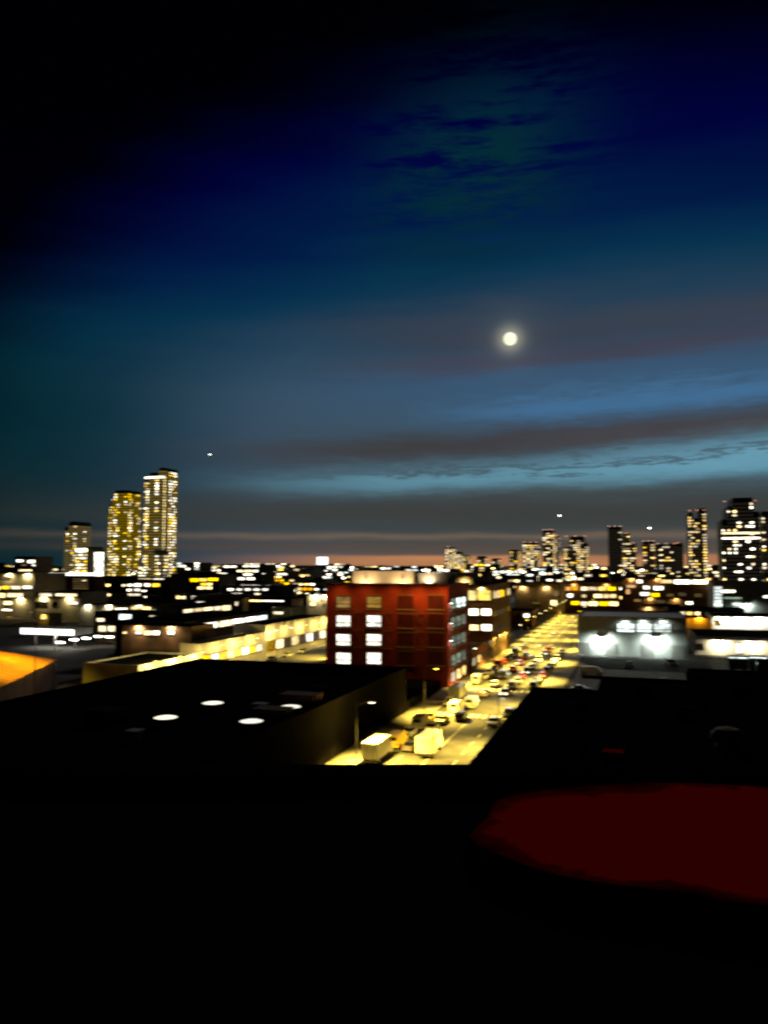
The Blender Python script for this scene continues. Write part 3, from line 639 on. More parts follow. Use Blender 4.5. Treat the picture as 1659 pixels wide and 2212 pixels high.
for yy in (155, 163, 171):
    MB().prism([(7.5, yy - 162.25 - 3, 3.9), (9.6, yy - 162.25 - 3, 3.5), (9.6, yy - 162.25 + 3, 3.5), (7.5, yy - 162.25 + 3, 3.9)], [(7.5, yy - 162.25 - 3, 4.5), (9.5, yy - 162.25 - 3, 3.7), (9.5, yy - 162.25 + 3, 3.7), (7.5, yy - 162.25 + 3, 4.5)]).build('awning', 'awning_white', S0['root'])
for k, yy in enumerate((153, 163, 173, 183, 193, 203, 215, 226, 238, 250, 260)):
    wall_lamp(ORD[k] + ' lamp from the near end along the left-hand shop row', (-107, yy, 6.1 if yy < 175 else (6.9 if yy < 212 else 8.2)), 'right', (2600, 4200, 3000, 2200, 3600, 2400, 3800, 2000, 3200, 2400, 3400)[k], (1, .76, .22), 'lamp_sodium' if k not in (6, 7) else 'lamp_white', R(179), (0, .9, -.6), .75, 'lamps along the left-hand shop row', 1.9)
W1 = building('warehouse', 'black-roofed warehouse with the longer strip of white clerestory windows', -148, -124.5, 196, 250, 11.2, 'dark_wall', 'tar', par=.3)
W1['x1'] = -124.5
sstrip(W1, 198, 249, 8.4, 10.5, ['lit_white', 'lit_white', 'lit_warm', 'lit_white', 'lit_white', 'lit_cool'], 6, 'strip')
W2 = building('warehouse', 'black-roofed warehouse with the upper yellow clerestory strip', -162, -152, 236, 276, 13.2, 'dark_wall', 'tar', par=.3)
sstrip(W2, 238, 272, 10.2, 12.4, ['lit_warm', 'lit_yellow', 'lit_warm', 'lit_warm'], 5, 'strip')
W3 = fbuild('market_hall', 'long hall with a white and yellow lit front wall', 415, 524, 1289, 312, 18, 'tan_wall', 'tar', par=.4)
fwin(W3, [(424, 1299, 445, 1311, 'lit_white', 'strip'), (446, 1299, 467, 1311, 'lit_white', 'strip'), (469, 1299, 491, 1310, 'lit_yellow', 'strip'), (493, 1299, 514, 1309, 'lit_warm', 'strip')])
W4 = fbuild('warehouse', 'flat warehouse with a thin lit eaves line left of the brick building', 526, 628, 1293, 318, 30, 'dark_wall', 'tar', par=.3)
fwin(W4, [(540, 1296, 566, 1299, 'lit_warm', 'plain'), (568, 1296, 612, 1299, 'lit_white', 'plain'), (588, 1311, 610, 1318, 'lit_warm')])
GB = fbuild('garage', 'pale grey garage block left of the olive wall', 586, 630, 1312, 285, 14, 'grey_wall', 'tar_grey', par=.3)
fwin(GB, [(590, 1321, 612, 1327, 'lit_warm')])
OW = building('loft_building', 'olive-lit loft building just left of the brick building', -86.5, -73.5, 268, 292, 14.6, 'tan_wall', 'tar_grey', par=.6)
for z in (12, 8.4, 4.8):
    for xx in (-83.6, -79.8, -76.2): window(OW['root'], 'front', (xx, 267.99, z), 2.2, 1.9, 'lit_dim' if z > 6 else 'lit_warm', 'cross')
CB = fbuild('cream_house', 'cream-lit house peeping over the olive loft building', 664, 716, 1284, 330, 16, 'cream_wall', 'tar', par=.4)
fwin(CB, [(695, 1292, 700, 1299, 'glass_dark'), (697, 1304, 702, 1309, 'glass_dark'), (670, 1300, 682, 1309, 'lit_warm')])
for k, (a, yy, BB) in enumerate(((680, 330, CB), (702, 330, CB))):
    X, Z = at_y(a, 1286, yy); wall_lamp(('left' if k == 0 else 'right') + ' lamp on the cream-lit house', (X, yy, Z), 'front', 2600, WRM, 'lamp_white', R(179), (0, .9, -.7), .7, 'cream house lamps')
for k, (xx, zz) in enumerate(((-84.5, 14.4), (-75.5, 14.4))):
    wall_lamp(('left' if k == 0 else 'right') + ' lamp on the olive loft building', (xx, 268, zz), 'front', 2200, (1, .72, .25), 'lamp_sodium', R(179), (0, .9, -.7), .6, 'loft building lamps')
LBn = fbuild('shed', 'low brown shed with three lit windows before the warehouses', 264, 413, 1350, 182, 12, 'brown_wall', 'tar', par=.4)
fwin(LBn, [(266, 1364, 274, 1369, 'lit_warm'), (293, 1364, 307, 1370), (311, 1362, 327, 1372, 'lit_warm'), (329, 1362, 345, 1372), (362, 1363, 377, 1371)])
for k, a in enumerate((300, 370)):
    X, Z = at_y(a, 1353, 182); wall_lamp(('left' if k == 0 else 'right') + ' lamp on the low brown shed', (X, 182, Z), 'front', 2400, WRM, 'lamp_sodium', R(179), (0, .9, -.7), .5, 'shed front lamps')
# filling-station canopy
x0, _ = at_y(45, 1360, 214); x1, zc = at_y(160, 1360, 214)
cn = empty('lit_canopy', ((x0 + x1) / 2, 218, 0)); w = (x1 - x0) / 2; tag(cn, 'long brilliant white lit canopy at the left', 'canopy')
MB().box(-w, w, -4, 5, zc - 2.0, zc).build('deck', 'awning_white', cn); MB().box(-w + .05, w - .05, -4.08, -4.004, zc - 1.95, zc - .05).build('light_fascia', 'sign_white', cn)
for k, sx in enumerate((-.75, 0, .75)):
    MB().tube((sx * w, 0, 0), (sx * w, 0, zc - 2), .25).build('column', 'metal_grey', cn)
for sx in (-.6, -.2, .2, .6): MB().box(sx * w - .6, sx * w + .6, -1, 1, zc - 2.1, zc - 2.004).build('soffit_lamp', 'lamp_white', cn)
spot(cn, (0, -1, zc - 2.4), 3200, (1, .97, .85), R(160), .6); spot(cn, (-w * .6, -1, zc - 2.4), 2000, (1, .97, .85), R(160), .6); spot(cn, (w * .6, -1, zc - 2.4), 2000, (1, .97, .85), R(160), .6)
for k, (a, b) in enumerate(((130, 1388), (160, 1382), (186, 1379), (212, 1375), (236, 1376))):
    x, y = at_z(a, b, 3.2); r = empty('lot_lamp', (x, y, 0)); tag(r, ORD[k] + ' low lot lamp from the left, right of the white canopy', 'lamp', 'low lot lamps')
    MB().tube((0, 0, 0), (0, 0, 3), .06).build('post', 'metal_dark', r); MB().box(-1.3, 1.3, -.25, .25, 3.0, 3.5).build('lens', 'lamp_white', r); MB().box(-1.4, 1.4, -.3, .3, 3.503, 3.6).build('cap', 'metal_dark', r)
    spot(r, (0, 0, 2.8), 500, WRM, R(150), .7)
SH = fbuild('ticket_hut', 'small hut with two lit windows right of the white canopy', 208, 254, 1347, 235, 9, 'brown_wall', 'tar', par=.3)
fwin(SH, [(213, 1351, 229, 1365, 'lit_warm'), (233, 1350, 249, 1364, 'lit_warm')])
# orange lamplight pool at the left edge, shaped as a hipped roof
ang = R(27.8); L_, W_ = 46.0, 26.0
fx, fy = at_z(124, 1424, 6.0)                                # far right eaves corner
dxy = Vector((-math.sin(ang), math.cos(ang))); nxy = Vector((math.cos(ang), math.sin(ang)))
c0 = Vector((fx, fy)) - dxy * L_ / 2 - nxy * W_ / 2
oh = empty('lamplight_pool_roof', (c0.x, c0.y, 0), ang); tag(oh, 'orange hipped roof standing in for a pool of lamplight at the left edge', 'building')
a, b, c, d = -W_ / 2, W_ / 2, -L_ / 2, L_ / 2; mx = 0.0
MB().box(a + .4, b - .4, c + .4, d - .4, 0, 5.85).build('wall', 'brown_wall', oh)  # added body under the lamplight pool roof
rf = MB(); ze, zr = 5.9, 9.6; hp = 9
rf.quad([(b, c, ze), (b, d, ze), (mx, d - hp, zr), (mx, c + hp, zr)]); rf.quad([(a, d, ze), (a, c, ze), (mx, c + hp, zr), (mx, d - hp, zr)])
rf.quad([(a, c, ze), (b, c, ze), (mx, c + hp, zr)]); rf.quad([(b, d, ze), (a, d, ze), (mx, d - hp, zr)]); rf.quad([(a, c, ze - .02), (a, d, ze - .02), (b, d, ze - .02), (b, c, ze - .02)])
rfo = rf.build('roof', 'orange_sheet', oh)  # stands in for the pool of lamplight
for i in range(16):
    yy = c + 3 + i * (L_ - 6) / 15; q = min(1, min(yy - c, d - yy) / hp)
    MB().tube((b, yy, ze + .03), (b - (b - mx) * q, yy, ze + (zr - ze) * q + .03), .06, .06, 5).build('roof_seam', 'orange_sheet', rfo)
FOOT.append((c0.x - 30, c0.x + 24, c0.y - 26, c0.y + 26))
for k, ly in enumerate((-6.0, 9.0)):
    pm = c0 + nxy * (W_ / 2 + 2.5) + dxy * ly
    r = empty('lamp_mast', (pm.x, pm.y, 0), ang); tag(r, ['near', 'far'][k] + ' lamp mast over the roof-shaped lamplight pool', 'lamp mast', 'lamp masts by the lamplight pool')
    MB().tube((0, 0, 0), (0, 0, 17.5), .14, .08).build('pole', 'metal_dark', r); MB().tube((0, 0, 17.4), (-4.6, 0, 17.9), .05).build('arm', 'metal_dark', r)
    MB().box(-5.4, -4.5, -.2, .2, 17.85, 18.0).build('lamp_head', 'metal_dark', r); MB().box(-5.35, -4.55, -.15, .15, 17.78, 17.847).build('lens', 'lit_orange', r)
    spot(r, (-5, 0, 17.7), (9000, 17000)[k], (1, .58, .03), R(110), .9, (-.1, 0, -1))
# left edge housing
A1 = fbuild('apartment_building', 'cream apartment block with long lit bands at the left edge', -60, 74, 1238, 330, 24, 'cream_wall', 'tar', par=.5)
fwin(A1, [(-20, 1266, 1, 1274, 'lit_warm', 'strip'), (3, 1265, 21, 1273, 'lit_yellow', 'strip'), (24, 1265, 46, 1273, 'lit_warm', 'strip'), (48, 1265, 70, 1272, 'lit_white', 'strip'), (-20, 1281, 12, 1291, 'lit_warm', 'strip'), (14, 1281, 51, 1290, 'lit_warm', 'strip'), (7, 1298, 27, 1307, 'lit_warm', 'cross'), (5, 1316, 25, 1319, 'lit_white', 'plain'), (3, 1246, 24, 1252, 'lit_low', 'strip')])
A2 = fbuild('garage', 'olive-lit garage with dark openings right of the cream apartments', 76, 176, 1278, 318, 20, 'cream_wall', 'tar_grey', par=.4)
fwin(A2, [(84, 1281, 113, 1288, 'lit_warm', 'strip'), (118, 1281, 168, 1288, 'lit_warm', 'strip'), (77, 1300, 103, 1311, 'glass_dark', 'cross'), (112, 1300, 126, 1311, 'glass_dark', 'cross'), (150, 1300, 168, 1306, 'lit_white')])
for k, (BB, a, b, yy, pw) in enumerate(((A1, 20, 1240, 330, 4200), (A1, 60, 1240, 330, 4200), (A1, -15, 1292, 330, 4200), (A1, 45, 1293, 330, 4200), (A2, 95, 1291, 318, 3600), (A2, 150, 1291, 318, 3600))):
    X, Z = at_y(a, b, yy); wall_lamp(ORD[k] + ' wall lamp from the left edge on the cream apartments and garage', (X, yy, Z), 'front', pw, (1, .80, .35), 'lamp_sodium', R(179), (0, .9, -.7), .6, 'lamps on the left-edge housing')
ST = fbuild('dark_block', 'dark stepped block with scattered lit windows at the left horizon', 32, 76, 1202, 600, 24, 'dark_wall', 'tar', par=.5)
fwin(ST, [(36, 1209, 50, 1214), (60, 1210, 75, 1216), (70, 1219, 76, 1223), (40, 1230, 70, 1234, 'lit_warm', 'strip'), (66, 1241, 76, 1246), (47, 1219, 57, 1222, 'lit_low'), (66, 1252, 76, 1257, 'lit_warm'), (48, 1245, 60, 1248, 'lit_low')], 'lit_white', 'plain')
RO = fbuild('office_building', 'reddish office block under a glowing white roof sign', 104, 204, 1245, 430, 26, 'brick_brown', 'tar', par=.4)
fwin(RO, [(109, 1252, 131, 1258), (102, 1267, 115, 1271), (117, 1266, 128, 1274, 'lit_warm')] + [(158, 1250 + 5 * k, 190, 1252 + 5 * k, 'lit_dim', 'plain') for k in range(5)] + [(178, 1253, 186, 1256, 'lit_warm')])
x0, zs = at_y(105, 1237, 430); x1, zs2 = at_y(203, 1244, 430)
sg = empty('roof_sign', ((x0 + x1) / 2, 430.5, RO['h'])); tag(sg, 'long glowing white sign box along the reddish roofline', 'sign'); w = (x1 - x0) / 2
MB().box(-w, w, 0, .5, .9, .9 + (zs - zs2)).build('sign_box', 'metal_grey', sg)
for k in range(4): MB().box(-w + .1 + k * w / 2, -w + w / 2 - .1 + k * w / 2, -.06, -.004, 1.0, .8 + (zs - zs2)).build('sign_panel', 'sign_white', sg)
for k in range(5): MB().box(-w * .9 + k * w * .45 - .1, -w * .9 + k * w * .45 + .1, .1, .4, 0, .9).build('post', 'metal_dark', sg)
MW = fbuild('apartment_building', 'dark apartment block with a grid of warm windows left of centre', 226, 363, 1246, 420, 26, 'dark_wall', 'tar', par=.5)
fwin(MW, [(229, 1261, 238, 1267, 'lit_warm'), (264, 1262, 272, 1267, 'lit_warm'), (276, 1261, 285, 1267), (290, 1260, 305, 1267), (312, 1260, 324, 1267), (328, 1260, 345, 1268, 'lit_yellow'), (275, 1272, 284, 1277), (290, 1271, 303, 1277), (306, 1275, 316, 1278),
          (275, 1282, 288, 1287, 'lit_warm'), (290, 1282, 303, 1287, 'lit_warm'), (273, 1291, 284, 1296), (287, 1291, 303, 1296), (312, 1288, 325, 1292), (229, 1282, 239, 1288, 'lit_warm'), (230, 1292, 238, 1299, 'lit_orange'), (298, 1248, 328, 1251, 'lit_yellow', 'strip'), (330, 1248, 355, 1252, 'lit_white', 'strip')])
GW = fbuild('long_hall', 'long low grey hall with one yellow lit bay', 172, 344, 1305, 300, 20, 'grey_wall', 'tar_grey', par=.3)
fwin(GW, [(250, 1314, 275, 1318, 'lit_white', 'plain'), (282, 1310, 304, 1318, 'lit_yellow', 'strip'), (306, 1310, 326, 1317, 'lit_warm', 'strip'), (328, 1317, 335, 1320, 'lit_white', 'plain'), (186, 1288, 209, 1299, 'lit_warm')])
for k, a in enumerate((190, 235, 300)):
    X, Z = at_y(a, 1308, 300); wall_lamp(ORD[k] + ' lamp from the left on the long grey hall', (X, 300, Z), 'front', 2400, WRM, 'lamp_sodium', R(179), (0, .9, -.7), .5, 'long hall lamps')
BW = fbuild('workshop', 'dim workshop with one large bluish-white window', 204, 342, 1321, 262, 18, 'brown_wall', 'tar', par=.3)
fwin(BW, [(257, 1325, 285, 1339, 'lit_cool', 'strip'), (209, 1335, 226, 1343, 'lit_warm'), (323, 1329, 338, 1341, 'lit_warm')])
PI = fbuild('gate_house', 'small ochre-lit gate house above the white canopy', 84, 105, 1326, 262, 8, 'tan_wall', 'tar', par=.3)
fwin(PI, [(88, 1330, 101, 1338, 'lit_yellow')])
X, Z = at_y(95, 1328, 262); wall_lamp('lamp on the ochre gate house', (X, 262, Z), 'front', 500, SOD, 'lamp_sodium', R(179), (0, .9, -.7), .6)
MB5 = fbuild('apartment_building', 'dark block with three rows of warm windows below the tall tower', 366, 474, 1240, 500, 28, 'dark_wall', 'tar', par=.5)
fwin(MB5, [(373, 1250, 388, 1256, 'lit_warm'), (390, 1250, 406, 1256, 'lit_warm'), (408, 1249, 428, 1257, 'lit_yellow'), (430, 1249, 447, 1256, 'lit_yellow'), (449, 1248, 471, 1255, 'lit_yellow'), (373, 1260, 383, 1265, 'lit_warm'), (434, 1259, 446, 1265, 'lit_yellow'), (448, 1259, 458, 1265, 'lit_warm'),
           (370, 1267, 386, 1273), (388, 1267, 408, 1273, 'lit_warm'), (427, 1267, 442, 1273, 'lit_warm'), (444, 1267, 458, 1273, 'lit_warm')])
MB6 = fbuild('apartment_building', 'dark block with bright windows right of the warm-windowed block', 476, 562, 1219, 620, 30, 'dark_wall', 'tar', par=.5)
fwin(MB6, [(484, 1222, 494, 1226), (496, 1222, 511, 1226), (525, 1221, 538, 1225), (540, 1221, 560, 1225), (512, 1231, 526, 1236, 'lit_warm'), (528, 1231, 545, 1236, 'lit_warm'), (548, 1231, 557, 1236), (477, 1237, 490, 1243), (526, 1239, 545, 1243), (477, 1247, 487, 1253), (490, 1248, 497, 1251, 'lit_warm'), (514, 1247, 528, 1253), (533, 1247, 550, 1253), (485, 1257, 495, 1261)])
MB7 = fbuild('warehouse', 'wide dark warehouse with five evenly spaced white windows', 480, 600, 1266, 440, 26, 'dark_wall', 'tar', par=.4)
fwin(MB7, [(492 + 18.7 * k, 1271, 504 + 18.7 * k, 1276) for k in range(5)] + [(501, 1281, 523, 1286), (550, 1281, 562, 1285, 'lit_warm')])
# lit billboard tower on the horizon
bbx, bbz = at_y(696.5, 1211, 900)
bt = empty('billboard', (bbx, 900, 0)); tag(bt, 'bright white billboard standing above the horizon lights', 'billboard')
_, z0 = at_y(696, 1220, 900); _, z1 = at_y(696, 1203, 900)
MB().box(-7.2, 7.2, 0, 1, z0, z1).build('frame', 'metal_grey', bt); MB().box(-7, 7, -.1, -.005, z0 + .2, z1 - .2).build('panel', 'sign_white', bt); MB().tube((0, .5, 0), (0, .5, z0), .8, .6).build('post', 'metal_dark', bt)

# ------------------------------------------------------------------ skyline towers
def tower(label, a0, a1, top, y, depth, nwin, floor=3.3, skin='tower_skin', dimgrid='tower_dim', steps=(), cols=('lit_warm', 'lit_white', 'lit_yellow'), group=None, beacon=0, right=True, edge=False, crown=0.0, ww=None, name='tower_block', bands=()):
    x0, z = at_y(a0, top, y); x1, _ = at_y(a1, top, y); h = z
    if (a0 + a1) / 2 < 1250: x1 = max(at_y(a1, top, y + depth)[0], x0 + .42 * (x1 - x0))   # the street side takes up part of the outline
    root = empty(name, ((x0 + x1) / 2, y + depth / 2, 0)); tag(root, label, 'tower', group); ox, oy = root.location.x, root.location.y
    hw, hd = (x1 - x0) / 2, depth / 2
    # outline: list of (x from, x to, height) tiers measured as shares of the width
    tiers = [(-hw, hw, h)] if not steps else [(-hw + 2 * hw * s0, -hw + 2 * hw * s1, at_y(a0, st, y)[1]) for (s0, s1, st) in steps]
    for (p, q, hh) in tiers:
        MB().box(p, q, -hd, hd, -.3, hh).build('tower_body', skin, root)
        m = MB(); m.box(p + .6, q - .6, -hd + .6, hd - .6, hh + .003, hh + 2.5); m.build('roof_plant', 'tower_dark', root)
    if crown: MB().box(-hw * .5, hw * .7, -hd * .6, hd * .6, h + 2.503, h + crown).build('crown', 'tower_dark', root)
    span = FOOT.append((x0 - 2, x1 + 2, y - 2, y + depth + 2))
    bay = ww or max(2.4, y / 770 * 3.0)
    g = MB(); slots = []
    vis0 = 10.0
    for (p, q, hh) in tiers:
        n = max(2, int((q - p) / bay)); bw = (q - p) / n
        for k in range(int((hh - vis0) / floor)):
            zc = vis0 + k * floor + floor / 2
            if zc > hh - 1.2: continue
            for i in range(n):
                xc = p + (i + .5) * bw; slots.append(('front', xc, zc, bw * .86, i / n, zc / hh))
                g.quad([(xc - bw * .4, -hd - .03, zc - floor * .3), (xc + bw * .4, -hd - .03, zc - floor * .3), (xc + bw * .4, -hd - .03, zc + floor * .3), (xc - bw * .4, -hd - .03, zc + floor * .3)])
    if right:
        hh = tiers[-1][2]; q = tiers[-1][1]; n = max(1, int(depth / bay)); bw = depth / n
        for k in range(int((hh - vis0) / floor)):
            zc = vis0 + k * floor + floor / 2
            if zc > hh - 1.2: continue
            for i in range(n):
                yc = -hd + (i + .5) * bw; slots.append(('right', q, zc, bw * .8, yc, zc / hh))
                g.quad([(q + .03, yc - bw * .4, zc - floor * .3), (q + .03, yc + bw * .4, zc - floor * .3), (q + .03, yc + bw * .4, zc + floor * .3), (q + .03, yc - bw * .4, zc + floor * .3)])
    if dimgrid: tag(g.build('facade_glow_grid', dimgrid, root), kind='stuff')  # added dim panes that lend the whole facade a faint glow
    rng = random.Random(hash(label) % 1000 if False else sum(map(ord, label)))
    # lit flats come in vertical stacks and short runs, not evenly
    stack = {}
    def weight(s):
        key = (s[0], round(s[1], 1)) if s[0] == 'front' else (s[0], round(s[4], 1))
        stack.setdefault(key, rng.choice((.25, .5, 1, 1.4, 2.2)))
        return stack[key] * rng.random()
    slots.sort(key=weight, reverse=True)
    for s in slots[:min(280, int(nwin * 1.15))]:
        face, p, zc, bw, ex, _ = s
        pos = (ox + p, oy - hd - .06, zc) if face == 'front' else (ox + p + .06, oy + ex, zc)
        window(root, face, pos, bw * rng.choice((.6, .9, 1.0)), floor * rng.uniform(.42, .62), rng.choice(cols), 'plain')
    for (zt, hb, c) in bands:
        X0, zz = at_y(a0, zt, y); window(root, 'front', (ox, oy - hd - .09, zz), 2 * hw * .98, hb, c, 'plain', 'lit_band')
    if edge:
        for k in range(int((h - vis0) / (floor * 1.0))): window(root, 'right', (x1 + .06, y + 1.2, vis0 + k * floor + 1.2), 1.8, 1.9, 'lit_warm', 'plain', 'corner_light')
    for k in range(beacon):
        bxk = -hw * .8 + 1.6 * hw * k / max(1, beacon - 1) if beacon > 1 else 0
        bo = MB().tube((bxk, -hd + .5, h + .004), (bxk, -hd + .5, h + 2.4), .25).build('beacon_mast', 'metal_dark', root); bs = y / 770 * .42
        MB().tube((bxk, -hd + .5, h + 2.404), (bxk, -hd + .5, h + 2.4 + 2 * bs), bs, bs * .8, 8).build('beacon', 'red_beacon', bo)
    return root
tower('tallest left-hand tower with a bright line of lights up its right corner', 313, 385, 1026, 800, 30, 150, 3.4, ww=3.6, steps=((0, .22, 1040), (.22, .72, 1026), (.72, 1, 1016)), group='left-hand towers', edge=True, bands=((1032, 2.2, 'lit_white'),))
tower('stepped tower of dense yellow windows left of the tallest tower', 235, 305, 1065, 850, 30, 150, 3.4, ww=3.6, steps=((0, .1, 1110), (.1, .2, 1090), (.2, .32, 1076), (.32, 1, 1064)), group='left-hand towers', cols=('lit_warm', 'lit_yellow', 'lit_yellow', 'lit_white'))
tower('dim leftmost tower with few lights near its top', 140, 197, 1132, 880, 30, 26, 3.3, steps=((0, .35, 1142), (.35, 1, 1131)), group='left-hand towers', bands=())
t4 = tower('short tower with a white lit roofline and a lit corner column', 164, 222, 1186, 640, 26, 34, 3.3, group='left-hand towers', bands=((1188, 3.0, 'lit_white'),), right=False)
for k in range(9):
    X, Z = at_y(214, 1196 + 6.6 * k, 640); window(t4, 'front', (X, 639.9, Z), 10, 2.6, 'lit_white', 'plain', 'corner_light')
for (spec) in (
    ('mid-height pale tower at the foot of the tallest tower', 331, 356, 1193, 690, 20, 22, 3.6, 'concrete'),
):
    tower(spec[0], *spec[1:8], skin=spec[8], group='left-hand towers')
right = [
    ('low cluster tower at the left end of the right-hand skyline', 962, 984, 1184, 1900, 50, 90, 4.2, 'tower_dark', 'lit_white'),
    ('slightly lower tower paired with the leftmost cluster tower', 984, 1001, 1194, 2000, 50, 60, 4.2, 'tower_dark', 'lit_white'),
    ('short glittering tower right of the leftmost cluster', 1001, 1016, 1201, 2050, 50, 40, 4.2, 'tower_dark', 'lit_warm'),
    ('squat warm-lit block in the gap of the right-hand skyline', 1030, 1052, 1203, 2200, 50, 30, 4.6, 'tower_skin', 'lit_yellow'),
    ('small block just left of the pale yellow tower', 1062, 1082, 1208, 2100, 50, 26, 4.6, 'tower_skin', 'lit_warm'),
    ('pale yellow tower left of the tightly lit dark tower', 1100, 1124, 1190, 1700, 40, 60, 4.0, 'tower_skin', 'lit_yellow'),
    ('dark tower dotted with white lights left of the tallest middle tower', 1129, 1166, 1175, 1600, 40, 90, 4.0, 'tower_dark', 'lit_white'),
    ('tallest of the middle group of right-hand towers', 1172, 1199, 1148, 1500, 40, 105, 4.0, 'tower_dark', 'lit_white'),
    ('narrow wing tower attached right of the tallest middle tower', 1200, 1209, 1160, 1520, 40, 26, 4.0, 'tower_dark', 'lit_white'),
    ('broad stepped dark tower right of the tallest middle tower', 1218, 1271, 1162, 1450, 44, 110, 4.0, 'tower_dark', 'lit_warm'),
    ('solid black tower with only rooftop lights', 1313, 1343, 1141, 1300, 40, 12, 3.8, 'tower_dark', 'lit_white'),
    ('lit tower leaning against the solid black tower', 1345, 1361, 1156, 1280, 34, 60, 3.8, 'tower_dark', 'lit_white'),
    ('shorter yellow-lit tower right of the solid black tower', 1361, 1374, 1177, 1270, 34, 40, 3.8, 'tower_dark', 'lit_yellow'),
    ('dark block with a lit left edge between black tower and slim tower', 1388, 1414, 1173, 1200, 36, 36, 3.8, 'tower_dark', 'lit_warm'),
    ('dim wide block with a lit rooftop right of the lit-edged block', 1416, 1462, 1179, 1180, 36, 20, 3.8, 'tower_dark', 'lit_white'),
    ('narrow block with a white lit roof near the slim tower', 1452, 1476, 1177, 1230, 36, 20, 3.8, 'tower_dark', 'lit_white'),
    ('slim tower full of warm lights with a notched red-lit top', 1486, 1525, 1108, 1000, 34, 150, 3.5, 'tower_dark', 'lit_warm'),
]
for k, (lb, a0, a1, tp, y, dp, nw, fl, sk, main) in enumerate(right):
    kw = {}
    if 'notched' in lb: kw['steps'] = ((0, .3, 1112), (.3, .6, 1124), (.6, 1, 1103))
    if 'broad stepped' in lb: kw['steps'] = ((0, .25, 1185), (.25, .85, 1162), (.85, 1, 1176))
    tower(lb, a0, a1, tp, y, dp, nw, fl, sk, 'tower_faint', group='right-hand skyline towers', cols=tuple(c.replace('lit_', 'far_') for c in (main, main, 'lit_white', 'lit_warm', 'lit_yellow')), beacon=(3 if a1 - a0 > 25 else 1) if tp < 1185 else 0, right=True, **kw)
tower('big rounded tower of many lit floors at the right edge', 1557, 1640, 1090, 760, 40, 80, 3.4, 'tower_dark', 'tower_faint', steps=((0, .16, 1128), (.16, .3, 1100), (.3, .85, 1082), (.85, 1, 1112)), group='right-hand skyline towers', cols=('lit_white', 'lit_warm', 'lit_white'), beacon=3, bands=((1152, 1.6, 'lit_warm'), (1163, 1.6, 'lit_white')))
tower('dim tower cut off by the right edge of the picture', 1644, 1700, 1110, 820, 40, 30, 3.4, 'tower_skin', 'tower_faint', group='right-hand skyline towers')

